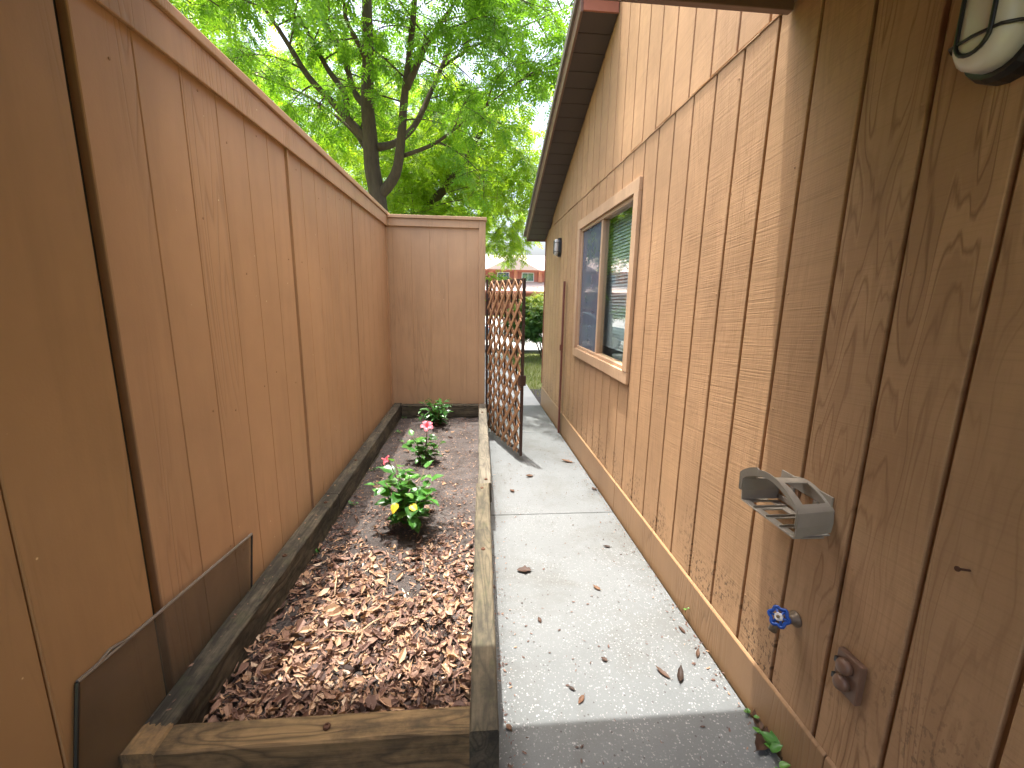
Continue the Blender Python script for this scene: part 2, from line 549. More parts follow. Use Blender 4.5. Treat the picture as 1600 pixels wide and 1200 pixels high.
def strip(name, x0, x1, ys, dz, mat, parent=None, kind='structure', nx=1):
    b = MB()
    for y in ys:
        for i in range(nx + 1):
            b.v.append((x0 + (x1 - x0) * i / nx, y, gz(y) + dz))
    for j in range(len(ys) - 1):
        for i in range(nx):
            q = j * (nx + 1) + i
            b.f.append((q, q + 1, q + nx + 2, q + nx + 1))
    o = b.build(name, mat, parent)
    if kind and not parent: tag(o, kind=kind)
    return o


t = NT('lawn_ground')
P = t.pos()
c = t.mix(t.noise(P, 0.8, 5.0, 0.7), (0.13, 0.16, 0.05), (0.26, 0.25, 0.12))
c = t.mix(t.math('MULTIPLY', t.noise(P, 40.0, 4.0, 0.7), 0.7), c, (0.09, 0.11, 0.035))
M['lawn'] = t.done(t.bsdf(c, 0.95, t.bump(t.noise(P, 60.0, 4.0), 0.8, 0.03), spec=0.1))
t = NT('road_surface')
P = t.pos()
c = t.mix(t.noise(P, 1.2, 6.0, 0.7), (0.22, 0.215, 0.205), (0.33, 0.325, 0.31))
M['road'] = t.done(t.bsdf(c, 0.9, t.bump(t.noise(P, 120.0, 3.0), 0.5, 0.01), spec=0.2))

strip('ground', -300, 300, [-60, -3, 0, 4, 8, 15, 60, 900], -0.07, M['lawn'])
strip('road', -60, 60, [15.2, 20, 40, 47], -0.03, M['road'])
path = empty('path', (0.6, 2, 0))
tag(path, kind='structure')
JOINTS = [-1.62, 2.935, 5.06, 6.55, 8.1, 9.7, 11.3]


M['pale_concrete'] = plain('pale_concrete', (0.33, 0.33, 0.32), 0.9, var=0.15, scale=4, bump=0.3)  # paler copy of the path concrete, overexposed sunlight put into its colour


def slab(x0, x1, y0, y1):
    g = 0.004
    b = MB()
    y0 += g; y1 -= g
    b.hexa([(x0, y0, gz(y0) - 0.10), (x1, y0, gz(y0) - 0.10), (x1, y1, gz(y1) - 0.10), (x0, y1, gz(y1) - 0.10),
            (x0, y0, gz(y0)), (x1, y0, gz(y0)), (x1, y1, gz(y1)), (x0, y1, gz(y1))])
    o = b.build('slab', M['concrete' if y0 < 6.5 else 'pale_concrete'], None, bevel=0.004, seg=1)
    o.parent = path
    o.matrix_parent_inverse = Matrix.Translation((-0.6, -2, 0))
    return o


for j in range(len(JOINTS) - 1):
    far = JOINTS[j] > 6
    slab(-0.25 if far else -0.95 if j == 0 else -0.05, 1.052, JOINTS[j], JOINTS[j + 1])
for x0 in (-3.4, -1.8):
    for y0 in (6.55, 8.1, 9.7, 11.3, 12.9):
        slab(x0, x0 + 1.545, y0, y0 + 1.6)
slab(-0.25, 1.052, 11.3, 12.9)
slab(-0.25, 1.052, 12.9, 14.5)

# kerb along the road
kb = MB()
kb.box(-60, 60, 14.9, 15.1, gz(15) - 0.1, gz(15) + 0.06)
tag(kb.build('kerb', M['concrete'], bevel=0.02), kind='structure')

# ------------------------------------------------------------------ house on the right
WX = 1.0776            # face of the siding
S = 0.2032             # groove spacing
YW = 2.6668            # a groove
Y_END = 6.66
SEAM = 2.525
house = empty('house', (WX + 2.0, 2.6, 0))
tag(house, 'brown wood-sided house with vertical grooved boards, sliding window and dark soffit', 'house')
HINV = Matrix.Translation((-(WX + 2.0), -2.6, 0))


def under(o, parent, inv):
    o.parent = parent
    o.matrix_parent_inverse = inv
    return o


def H(o):
    return under(o, house, HINV)


def rake_z(y):
    return 2.44 + 0.395 * (6.6 - y)


TH = 0.017
GR = 0.0072
WY0, WY1, WZ0, WZ1 = 2.90, 4.50, 0.965, 2.285      # inside of trim lies within
# backing wall with the window opening left free
bw = MB()
bx0, bx1 = WX + TH, WX + 0.14
bw.box(bx0, bx1, -1.62, 2.95, -0.12, 5.0)
bw.prism([(2.95, -0.12), (4.45, -0.12), (4.45, 1.02), (2.95, 1.02)], 0, bx0, bx1)
bw.prism([(2.95, 2.23), (4.45, 2.23), (4.45, rake_z(4.45) + 0.1), (3.55, rake_z(3.55) + 0.1), (3.55, 5.0), (2.95, 5.0)], 0, bx0, bx1)
bw.prism([(4.45, -0.12), (Y_END, -0.12), (Y_END, rake_z(Y_END) + 0.1), (4.45, rake_z(4.45) + 0.1)], 0, bx0, bx1)
bw.box(bx1, 9.0, Y_END - 0.12, Y_END, -0.2, 2.5)
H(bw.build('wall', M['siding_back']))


def board(y0, y1, z0, z1a, z1b, x0, x1, name='siding_board', mat=None):
    b = MB()
    b.prism([(y0, z0), (y1, z0), (y1, z1b), (y0, z1a)], 0, x0, x1)
    return H(b.build(name, mat or M['siding_worn' if y0 < 1.25 else 'siding'], bevel=0.002, seg=1))


ys = sorted([YW - k * S for k in range(0, 21)] + [YW + k * S for k in range(1, 20)])
ys = [y for y in ys if -1.6 < y < Y_END]
edges = [-1.6] + ys + [Y_END]
for i in range(len(edges) - 1):
    y0, y1 = edges[i] + GR, edges[i + 1] - GR
    if y1 - y0 < 0.02: continue
    x0, x1 = WX, WX + TH
    ta = min(SEAM - 0.008, rake_z(y0) + 0.04); tb = min(SEAM - 0.008, rake_z(y1) + 0.04)
    if y1 > WY0 and y0 < WY1:
        pieces = []
        yy = [(y0, y1)]
        if y0 < WY0: pieces.append((y0, WY0 + .02)); yy = [(WY0 + .02, y1)]
        if y1 > WY1: pieces.append((WY1 - .02, y1)); yy = [(y0, WY1 - .02)]
        if pieces:
            for p0, p1 in pieces:       # this board is notched round the opening
                b = MB()
                if p0 == y0:
                    b.prism([(y0, 0.06), (y1, 0.06), (y1, WZ0 + .02), (p1, WZ0 + .02), (p1, WZ1 - .02), (y1, WZ1 - .02), (y1, tb), (y0, ta)], 0, x0, x1)
                else:
                    b.prism([(y0, 0.06), (y1, 0.06), (y1, tb), (y0, ta), (y0, WZ1 - .02), (p0, WZ1 - .02), (p0, WZ0 + .02), (y0, WZ0 + .02)], 0, x0, x1)
                H(b.build('siding_board', M['siding']))
        else:
            board(y0, y1, 0.06, WZ0 + .02, WZ0 + .02, x0, x1)
            board(y0, y1, WZ1 - .02, ta, tb, x0, x1)
    else:
        board(y0, y1, 0.06, ta, tb, x0, x1)
# upper course, its grooves out of step, its lower edge lapping over the seam
off = 0.055
edges2 = [-1.6] + [y + off for y in ys if y + off < 6.3] 
for i in range(len(edges2) - 1):
    y0, y1 = edges2[i] + GR, edges2[i + 1] - GR
    def top(y): return rake_z(y) + 0.04 if y > 3.57 else 4.9
    if y1 > 3.57 > y0: ta, tb = 4.9, 4.9
    else: ta, tb = top(y0), top(y1)
    if min(ta, tb) < SEAM + 0.05: continue
    dz = random.uniform(-0.003, 0.003)
    board(y0, y1, SEAM + dz, ta, tb, WX - 0.003, WX + TH)
fl = MB()
for i in range(30):
    y0 = -1.6 + i * 0.21
    fl.hexa([(WX - 0.005, y0, SEAM - 0.007 + random.uniform(-.003, .003)), (WX + 0.01, y0, SEAM - 0.007), (WX + 0.01, y0 + 0.21, SEAM - 0.007), (WX - 0.005, y0 + 0.21, SEAM - 0.007 + random.uniform(-.003, .003)),
             (WX - 0.005, y0, SEAM - 0.004), (WX + 0.01, y0, SEAM - 0.002), (WX + 0.01, y0 + 0.21, SEAM - 0.002), (WX - 0.005, y0 + 0.21, SEAM - 0.004)])
H(fl.build('seam_flashing', M['trim']))
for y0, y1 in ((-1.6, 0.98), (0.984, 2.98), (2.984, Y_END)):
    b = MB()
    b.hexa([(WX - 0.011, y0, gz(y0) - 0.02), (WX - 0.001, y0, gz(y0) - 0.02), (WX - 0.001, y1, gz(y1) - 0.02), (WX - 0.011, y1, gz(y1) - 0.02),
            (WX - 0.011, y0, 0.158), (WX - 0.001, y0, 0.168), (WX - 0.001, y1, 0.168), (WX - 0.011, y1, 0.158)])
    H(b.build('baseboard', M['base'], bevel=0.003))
b = MB(); b.box(WX - 0.012, WX + TH, Y_END + 0.001, Y_END + 0.022, 0.22, 2.42)
H(b.build('corner_board', M['rake_end'], bevel=0.002))

# nail heads near the grooves
nh = MB(); nh.lathe([(0, .0042), (.0012, .0042), (.0018, .002)], (0, 0, 0), (-1, 0, 0), 8)
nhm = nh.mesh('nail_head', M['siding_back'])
for k in range(7):
    yg = YW - k * S * 2
    for z in (.34, .75, 1.16, 1.57, 1.98, 2.40):
        o = link('nail_head', nhm, None, (WX - .0003, yg + random.choice((-1, 1)) * random.uniform(.012, .03), z + random.uniform(-.04, .04)))
        H(o)
# window
win = empty('window', (0, 0, 0)); H(win)
WINV = Matrix.Identity(4)
def Wn(o): return under(o, win, WINV)
T = 0.085
Y0, Y1, Z0, Z1 = 2.868, 4.53, 0.945, 2.305
xo = WX - 0.024
def bb(name, mat, *a, bevel=0.003):
    return Wn(MB().box(*a).build(name, mat, bevel=bevel))
bb('trim_board', M['trim'], xo, WX - .0005, Y0, Y1, Z1 - T, Z1)
bb('trim_board', M['trim'], xo, WX - .0005, Y0, Y1, Z0, Z0 + T)
bb('trim_board', M['trim'], xo - .003, WX - .0005, Y0, Y0 + T, Z0 + T + .001, Z1 - T - .001)
bb('trim_board', M['trim'], xo - .003, WX - .0005, Y1 - T, Y1, Z0 + T + .001, Z1 - T - .001)
iy0, iy1, iz0, iz1 = Y0 + T, Y1 - T, Z0 + T, Z1 - T
fx0, fx1 = WX - 0.004, WX + 0.07
fr = 0.028
bb('window_frame', M['sash'], fx0, fx1, iy0, iy1, iz1 - fr, iz1)
bb('window_frame', M['sash'], fx0, fx1, iy0, iy1, iz0, iz0 + fr)
bb('window_frame', M['sash'], fx0 + .001, fx1, iy0, iy0 + fr, iz0 + fr, iz1 - fr)
bb('window_frame', M['sash'], fx0 + .001, fx1, iy1 - fr, iy1, iz0 + fr, iz1 - fr)
mid = (iy0 + iy1) / 2 + 0.05
bb('meeting_rail', M['sash'], fx0 + .006, fx1 - .01, mid - .022, mid + .022, iz0 + fr, iz1 - fr)
M['glass'] = glass_material('window_glass', (0.93, 0.97, 0.96), 0.05)
M['screen'] = glass_material('insect_screen', (0.5, 0.52, 0.55), 0.0, 0.6, (0.19, 0.22, 0.28))
bb('pane', M['glass'], WX + .030, WX + .034, iy0 + fr, mid - .022, iz0 + fr, iz1 - fr, bevel=0)
bb('pane', M['glass'], WX + .044, WX + .048, mid + .022, iy1 - fr, iz0 + fr, iz1 - fr, bevel=0)
bb('insect_screen', M['screen'], WX + .014, WX + .015, mid + .022, iy1 - fr, iz0 + fr, iz1 - fr, bevel=0)
M['blind'] = plain('blind_slat', (0.60, 0.67, 0.68), 0.5, var=0.05)
sl = MB()
z = iz0 + 0.09
while z < iz1 - .02:
    sl.hexa([(WX + .100, iy0 - .03, z), (WX + .108, iy0 - .03, z + .0235), (WX + .108, iy1 + .03, z + .0235), (WX + .100, iy1 + .03, z),
             (WX + .100, iy0 - .03, z + .0012), (WX + .109, iy0 - .03, z + .0245), (WX + .109, iy1 + .03, z + .0245), (WX + .100, iy1 + .03, z + .0012)])
    z += 0.026
Wn(sl.build('window_blind', M['blind']))
rm = MB()
rm.box(WX + .145, WX + 2.5, iy0 - .9, iy0 - .88, 0.0, 2.45).box(WX + .145, WX + 2.5, iy1 + .88, iy1 + .9, 0.0, 2.45).box(WX + 2.5, WX + 2.52, iy0 - .9, iy1 + .9, 0.0, 2.45)
rm.box(WX + .145, WX + 2.5, iy0 - .9, iy1 + .9, -.02, 0.0).box(WX + .145, WX + 2.5, iy0 - .9, iy1 + .9, 2.45, 2.47)
Wn(rm.build('room', plain('room_wall', (0.45, 0.43, 0.40), 0.8)))

# rake overhang of the gable: soffit panels, fascia, drip edge, cut end
OX = 0.790
rake = empty('rake_overhang'); H(rake)
def Rk(o): return under(o, rake, Matrix.Identity(4))
YR0, YR1 = 3.60, 6.70
k = 20
for i in range(k):
    a0 = YR0 + (YR1 - YR0) * i / k + .003
    a1 = YR0 + (YR1 - YR0) * (i + 1) / k - .003
    b = MB()
    b.prism([(a0, rake_z(a0)), (a1, rake_z(a1)), (a1, rake_z(a1) + .012), (a0, rake_z(a0) + .012)], 0, OX + .012, WX - .009)
    Rk(b.build('soffit_panel', M['soffit'], bevel=0.002, seg=1))
b = MB(); b.prism([(YR0, rake_z(YR0) + .013), (YR1, rake_z(YR1) + .013), (YR1, rake_z(YR1) + .16), (YR0, rake_z(YR0) + .16)], 0, OX + .013, WX + .012)
Rk(b.build('roof_deck', M['soffit']))
b = MB(); b.prism([(YR0 - .01, rake_z(YR0) - .012), (YR1 + .02, rake_z(YR1) - .022), (YR1 + .02, rake_z(YR1) + .15), (YR0 - .01, rake_z(YR0) + .15)], 0, OX - .008, OX + .011)
Rk(b.build('fascia', M['fascia'], bevel=0.002))
b = MB(); b.prism([(YR0 - .02, rake_z(YR0) + .13), (YR1 + .05, rake_z(YR1) + .13), (YR1 + .05, rake_z(YR1) + .175), (YR0 - .02, rake_z(YR0) + .175)], 0, OX - .03, OX - .009)
Rk(b.build('drip_edge', M['drip']))
b = MB(); b.box(OX + .012, WX - .008, YR0 - .02, YR0 - .002, rake_z(YR0) - .006, rake_z(YR0) + .14)
Rk(b.build('rake_end', M['rake_end'], bevel=0.002))
b = MB(); b.box(OX - .02, WX - .008, YR0 - .045, YR0 - .021, rake_z(YR0) + .105, rake_z(YR0) + .16)
Rk(b.build('end_flashing', M['drip'], bevel=0.002))
b = MB(); b.box(OX + .012, WX + .1, YR1 + .001, YR1 + .02, rake_z(YR1) - .02, rake_z(YR1) + .15)
Rk(b.build('eave_end', M['fascia'], bevel=0.002))
# roof slope behind the rake
M['shingle'] = plain('shingles', (0.16, 0.13, 0.11), 0.9, var=0.3, scale=8, bump=0.5)
b = MB(); b.prism([(YR0, rake_z(YR0) + .176), (YR1 + .25, rake_z(YR1 + .25) + .176), (YR1 + .25, rake_z(YR1 + .25) + .20), (YR0, rake_z(YR0) + .20)], 0, OX - .03, 9.0)
H(b.build('roof', M['shingle']))

# porch roof the photographer stands under
porch = empty('porch_roof'); H(porch)
def Pr(o): return under(o, porch, Matrix.Identity(4))
PZ, PY = 2.485, 1.60
t = NT('perforated_soffit')
P = t.pos()
v = t.vor(P, 90.0, rand=0.0)
c = t.mix(t.ramp(v, [(0.25, 1.0), (0.36, 0.0)]), (0.20, 0.12, 0.075), (0.02, 0.015, 0.012))
M['perf'] = t.done(t.bsdf(c, 0.6, spec=0.3))
x = -1.02
while x < WX - .05:
    x1 = min(x + .30, WX - .008)
    b = MB(); b.box(x + .006, x1 - .006, -.5, PY - .03, PZ + .028, PZ + .038)
    Pr(b.build('soffit_panel', M['perf'], bevel=0.002, seg=1))
    x += .30
b = MB(); b.box(-1.12, WX - .008, -.52, PY - .03, PZ + .039, PZ + .25)
Pr(b.build('roof_deck', M['soffit']))
b = MB(); b.box(-1.14, WX - .0085, PY - .028, PY, PZ, PZ + .19)
Pr(b.build('fascia', M['fascia'], bevel=0.003))
b = MB(); b.box(-1.16, WX - .0085, PY + .001, PY + .02, PZ + .14, PZ + .26)
Pr(b.build('drip_edge', M['drip']))

# ------------------------------------------------------------------ left fence, porch side wall, end fence
FX = -0.9705
fence = empty('fence', (FX - .05, 3.1, 0))
tag(fence, 'tall brown painted panel fence with cap rail running along the planter', 'fence')
FINV = Matrix.Translation((-(FX - .05), -3.1, 0))
def Fc(o): return under(o, fence, FINV)
FY0, FY1 = 1.272, 5.07
b = MB(); b.box(FX - .03, FX - .0085, FY0 + .006, FY1 + .06, -.1, 2.38)
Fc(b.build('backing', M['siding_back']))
groove = 0.0011
gy = [FY0 + k * S for k in range(19)] + [FY1]
for i in range(len(gy) - 1):
    y0, y1 = gy[i] + groove, gy[i + 1] - groove
    if y1 - y0 < .03: continue
    if i == 5: y1 -= .008          # open seams between the panels
    if i == 11: y1 -= .004
    b = MB(); b.box(FX - .008, FX, y0, y1, -.02, 2.30)
    Fc(b.build('panel_strip', M['fence'], bevel=0.0025, seg=1))
for y, w in ((FY0 + 6 * S + .012, .020), (FY0 + 12 * S + .006, .010)):
    b = MB(); b.box(FX - .001, FX + (.010 if w > .015 else .005), y - w / 2, y + w / 2, -.02, 2.27)
    Fc(b.build('batten', M['fence'], bevel=0.002))
b = MB(); b.box(FX - .001, FX + .016, FY1 - .035, FY1 - .001, -.02, 2.27)
Fc(b.build('batten', M['fence'], bevel=0.002))
b = MB()
b.hexa([(FX - .001, FY0 + .004, 2.245), (FX + .021, FY0 + .004, 2.238), (FX + .021, FY1 - .002, 2.285), (FX - .001, FY1 - .002, 2.29),
        (FX - .001, FY0 + .004, 2.358), (FX + .021, FY0 + .004, 2.358), (FX + .021, FY1 - .002, 2.396), (FX - .001, FY1 - .002, 2.396)])
Fc(b.build('trim_board', M['fence'], bevel=0.004))
b = MB()
b.hexa([(FX - .13, FY0 - .01, 2.360), (FX + .034, FY0 - .01, 2.360), (FX + .034, FY1 + .09, 2.398), (FX - .13, FY1 + .09, 2.398),
        (FX - .13, FY0 - .01, 2.396), (FX + .034, FY0 - .01, 2.396), (FX + .034, FY1 + .09, 2.434), (FX - .13, FY1 + .09, 2.434)])
Fc(b.build('cap_rail', M['fence'], bevel=0.004))

for k in range(19):          # nail heads along the panel strips
    for z in (.5, 1.1, 1.7, 2.2):
        if random.random() < .55:
            Fc(link('nail_head', nhm, None, (FX + .0006, FY0 + k * S + random.uniform(.02, .18), z + random.uniform(-.1, .1)), (0, 0, math.pi)))
pw = empty('porch_wall', (FX, -.2, 0))
tag(pw, 'brown panelled side wall under the porch roof, beside the black gap of the fence', 'wall')
PINV = Matrix.Translation((-FX, .2, 0))
PWX = FX + .012
b = MB(); b.box(PWX - .10, PWX - .010, -1.6, FY0 - .07, -.1, 2.50)
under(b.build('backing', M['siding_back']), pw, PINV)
under(MB().box(PWX - .24, PWX - .11, FY0 - .25, FY0 + .18, -.1, 2.50).build('gap_shade_block', M['dark']), pw, PINV)  # near-black block added behind the gap, painting in its deep shade
gy = [FY0 - .050, 0.905, 0.70, 0.497, 0.294, 0.09, -.113, -.316, -.52, -1.0, -1.6]
for i in range(len(gy) - 1):
    b = MB(); b.box(PWX - .009, PWX, gy[i + 1] + .002, gy[i] - .002, -.03, 2.50)
    under(b.build('panel_strip', M['porchwall'], bevel=0.0025, seg=1), pw, PINV)

ef = empty('end_fence', (-.42, 5.1, 0))
tag(ef, 'short brown fence panel closing the far end of the planter beside the gate', 'fence')
EINV = Matrix.Translation((.42, -5.1, 0))
def Ef(o): return under(o, ef, EINV)
EY = 5.075
EX0, EX1 = FX + .002, 0.128
b = MB(); b.box(EX0 - .02, EX1 - .012, EY + .009, EY + .08, -.1, 2.38)
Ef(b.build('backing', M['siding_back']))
gx = [EX0, EX0 + .066] + [EX0 + .066 + S * k for k in range(1, 5)] + [EX1 - .075]
for i in range(len(gx) - 1):
    if gx[i + 1] - gx[i] < .02: continue
    b = MB(); b.box(gx[i] + .0006, gx[i + 1] - .0006, EY, EY + .008, -.05, 2.29)
    Ef(b.build('panel_strip', M['fence_x'], bevel=0.001, seg=1))
b = MB(); b.box(EX0 + .006, EX1 - .077, EY - .02, EY + .0005, 2.290, 2.372)
Ef(b.build('trim_board', M['fence_x'], bevel=0.003))
b = MB(); b.box(EX1 - .075, EX1, EY - .020, EY + .09, -.1, 2.372)
Ef(b.build('end_post', M['fence_x'], bevel=0.004))
b = MB(); b.box(EX0 + .02, EX1 + .012, EY - .035, EY + .12, 2.374, 2.408)
Ef(b.build('cap_rail', M['fence_x'], bevel=0.003))

# ------------------------------------------------------------------ planter of stacked timbers
pl = empty('planter', (-.45, 1.1, 0))
tag(pl, 'long raised planter bed of weathered stacked timbers beside the concrete path', 'planter')
PLI = Matrix.Translation((.45, -1.1, 0))


def rough_bar(p0, p1, w, z0, z1, mat, n=28, amp=.0025, seed=0, bevel=.006):
    """timber with uneven faces: p0, p1 = ends of its centre line (x, y)"""
    p0, p1 = Vector((*p0, 0)), Vector((*p1, 0))
    d = (p1 - p0).normalized()
    s_ = Vector((-d.y, d.x, 0))
    b = MB()
    c = bevel
    zc, hz, hw = (z0 + z1) / 2, (z1 - z0) / 2, w / 2
    prof = [(-hw + c, -hz), (hw - c, -hz), (hw, -hz + c), (hw, hz - c), (hw - c, hz), (-hw + c, hz), (-hw, hz - c), (-hw, -hz + c)]
    for i in range(n + 1):
        q = p0.lerp(p1, i / n)
        for j, (u, v) in enumerate(prof):
            a = amp * noise.noise(Vector((i * .6 + seed * 9.1, j * 1.7, seed)))
            a2 = amp * noise.noise(Vector((i * .6 + seed * 5.3, j * 1.7 + 40, seed)))
            r = q + s_ * (u + a)
            b.v.append((r.x, r.y, zc + v + a2))
    for i in range(n):
        for j in range(8):
            b.f.append((i * 8 + j, i * 8 + (j + 1) % 8, (i + 1) * 8 + (j + 1) % 8, (i + 1) * 8 + j))
    b.f.append(tuple(range(8))[::-1]); b.f.append(tuple(n * 8 + j for j in range(8)))
    return under(b.build('timber', mat), pl, PLI)


ZT, ZM = .290, .142
LX = -.912
BY = 4.985
for z0, z1, dx in ((-.09, ZM - .002, .006), (ZM, ZT, 0)):
    s_ = 1 if z0 < 0 else 2
    rough_bar((LX + dx, 1.030), (LX + .012 + dx, 2.62), .090, z0, z1, M['timber_left'], seed=s_)
    rough_bar((LX + .012 + dx, 2.625), (LX + .016 + dx, 5.05), .090, z0, z1, M['timber_left'], seed=s_ + 2)
    rough_bar((LX + .047, 1.073), (-.013, 1.071), .086, z0, z1 - .001, M['timber_front'], seed=s_ + 4, n=16)
    rough_bar((.030 - dx, 1.028), (.058 - dx, 2.735), .086, z0, z1, M['timber_right'], seed=s_ + 6)
    rough_bar((.076 - dx, 2.742), (.100 - dx, 5.02), .086, z0, z1 - .003, M['timber_far'], seed=s_ + 8)
    rough_bar((LX + .07, BY), (.050, BY), .088, z0, z1 - .002, M['timber_back'], seed=s_ + 10, n=16)
def screw(x, y, z=ZT, r=.011):
    b = MB(); b.lathe([(0, r), (.004, r), (.007, r * .75), (.0072, r * .4), (.004, r * .35)], (x, y, z - .001), (0, 0, 1), 12)
    return under(b.build('screw', M['rust'], smooth=False), pl, PLI)
for x, y in ((-.425, 1.072), (.045, 1.95), (-.905, 1.95), (-.90, 3.2), (.052, 2.66), (.082, 2.80), (-.895, 2.5), (.09, 4.6)):
    screw(x, y)


# soil
def soil_z(x, y):
    base = .135 + .02 * math.exp(-((y - 1.3) / .4) ** 2)
    base += .018 * noise.noise(Vector((x * 3, y * 3, 1))) + .012 * noise.noise(Vector((x * 9, y * 9, 5))) + .005 * noise.noise(Vector((x * 30, y * 30, 8)))
    # low heaps round the three shrubs
    for (px, py) in ((-.42, 2.42), (-.41, 3.5), (-.40, 4.58)):
        base += .02 * math.exp(-((x - px) ** 2 + (y - py) ** 2) / .03)
    return base


def grid(x0, x1, y0, y1, nx, ny, fn):
    b = MB()
    for j in range(ny + 1):
        for i in range(nx + 1):
            x = x0 + (x1 - x0) * i / nx; y = y0 + (y1 - y0) * j / ny
            b.v.append((x, y, fn(x, y)))
    for j in range(ny):
        for i in range(nx):
            q = j * (nx + 1) + i
            b.f.append((q, q + 1, q + nx + 2, q + nx + 1))
    return b


so = grid(-.90, .06, 1.08, 5.0, 80, 320, soil_z).build('soil', M['soil'], smooth=True)
tag(so, kind='structure')
#PART2

# ------------------------------------------------------------------ leaf litter
class Soup:
    """many small leaves in one mesh, each with its own tone"""
    def __init__(s): s.v, s.f, s.t = [], [], []

    def leaf(s, p, ax, nrm, ln, wd, fold, curl, tone, prof=(1.0, .8)):
        ax = ax.normalized(); sd = ax.cross(nrm).normalized(); nr = sd.cross(ax).normalized()
        n = len(s.v)
        def q(t, w):
            bend = curl * (t - .5) ** 2 * ln
            return tuple(p + ax * (t - .5) * ln + sd * w * wd * .5 + nr * (abs(w) * fold * wd * .5 + bend))
        s.v += [q(0, 0), q(.3, -prof[0]), q(.3, 0), q(.3, prof[0]), q(.68, -prof[1]), q(.68, 0), q(.68, prof[1]), q(1, 0)]
        for f in ((0, 2, 1), (0, 3, 2), (1, 2, 5, 4), (2, 3, 6, 5), (4, 5, 7), (5, 6, 7)):
            s.f.append(tuple(n + i for i in f)); s.t.append(tone)

    def build(s, name, mat, parent=None, kind=None):
        me = bpy.data.meshes.new(name)
        me.from_pydata(s.v, [], s.f)
        me.materials.append(mat)
        a = me.attributes.new('tone', 'FLOAT', 'FACE')
        a.data.foreach_set('value', s.t)
        o = link(name, me, parent)
        if kind: o['kind'] = kind
        return o


LIT = [(0.05, 0.032, 0.027), (0.13, 0.075, 0.06), (0.23, 0.14, 0.105), (0.33, 0.205, 0.14), (0.41, 0.26, 0.155), (0.52, 0.37, 0.25), (0.62, 0.52, 0.40)]
M['litter'] = leaf_material('dry_leaf', LIT, 0.12, 0.6, 0.3, attr='tone')
M['dryleaf'] = leaf_material('dry_leaf_single', [(0.03, 0.018, 0.013), (0.09, 0.045, 0.028), (0.16, 0.085, 0.045), (0.06, 0.035, 0.025)], 0.12, 0.6, 0.3)


def rv(a=-1, b=1): return random.uniform(a, b)


lit = Soup()
n = 0
while n < 9000:
    x, y = rv(-.865, .0), 1.11 + 3.8 * random.random() ** 1.55
    dens = 1.0 if y < 2.0 else max(.12, 1.0 - (y - 1.9) * .75)
    if noise.noise(Vector((x * 4.2, y * 4.2, 3))) + (.62 if y < 1.55 else .18) < 0: dens *= .22
    if random.random() > dens: 
        n += .25
        continue
    n += 1
    small = random.random() < (.35 if y < 1.9 else min(.93, .35 + (y - 1.9) * .8))
    ln = rv(.012, .028) if small else rv(.025, .058)
    pile = .034 if y < 1.75 else .016
    if not small and random.random() < .06: ln = rv(.06, .085)
    p = Vector((x, y, soil_z(x, y) + .004 + random.random() ** 2 * pile))
    a = random.uniform(0, 2 * math.pi)
    ax = Vector((math.cos(a), math.sin(a), rv(-.35, .35)))
    nr = Vector((rv(-.8, .8), rv(-.8, .8), 1))
    tone = min(1, max(0, random.gauss(.40 if y < 2.3 else .26, .24)))
    lit.leaf(p, ax, nr, ln, ln * rv(.18, .55), rv(.1, 1.1), rv(-1.2, 1.8), tone, (rv(.6, 1.1), rv(.4, 1.0)))
for i in range(260):          # crumbs on top of the left timber and round the path's edges
    y = random.uniform(1.1, 4.9)
    x = random.choice((rv(-.95, -.875), rv(.10, .2) if y < 4 else .15, rv(.95, 1.05)))
    z = ZT + .003 if x < -.8 else gz(y) + .004
    a = random.uniform(0, 6.28)
    ln = rv(.006, .020)
    lit.leaf(Vector((x, y, z)), Vector((math.cos(a), math.sin(a), 0)), Vector((rv(-.3, .3), rv(-.3, .3), 1)), ln, ln * rv(.2, .5), .3, .3, random.random() * .6)
for i in range(5200):         # fine crumbs all over the soil
    x, y = rv(-.865, .03), 1.3 + 3.65 * random.random()
    a = random.uniform(0, 6.28)
    ln = rv(.005, .016)
    lit.leaf(Vector((x, y, soil_z(x, y) + .003)), Vector((math.cos(a), math.sin(a), rv(-.2, .2))), Vector((rv(-.5, .5), rv(-.5, .5), 1)), ln, ln * rv(.15, .6), .4, .4, min(1, max(0, random.gauss(.3, .25))))
for i in range(700):          # grit swept up against the baseboard and the timber
    y = 1.15 + 5.2 * random.random()
    x = random.choice((WX - .024 - abs(random.gauss(0, .03)), (.105 if y < 2.74 else .15) + abs(random.gauss(0, .02))))
    a = random.uniform(0, 6.28)
    ln = rv(.004, .016)
    lit.leaf(Vector((x, y, gz(y) + .003)), Vector((math.cos(a), math.sin(a), 0)), Vector((rv(-.3, .3), rv(-.3, .3), 1)), ln, ln * rv(.2, .6), .3, .3, random.random() * .22)
for i in range(650):          # bits of bark and leaf scattered over the concrete
    y = 1.1 + 5.3 * random.random() ** .8
    x = rv(.15, 1.04)
    a = random.uniform(0, 6.28)
    ln = rv(.006, .022)
    lit.leaf(Vector((x, y, gz(y) + .003)), Vector((math.cos(a), math.sin(a), 0)), Vector((rv(-.2, .2), rv(-.2, .2), 1)), ln, ln * rv(.15, .45), .3, .3, random.random() * .2)
lo = lit.build('leaf_litter', M['litter'])
tag(lo, 'brown dry leaf litter covering the planter soil', 'leaf litter', kind='stuff')

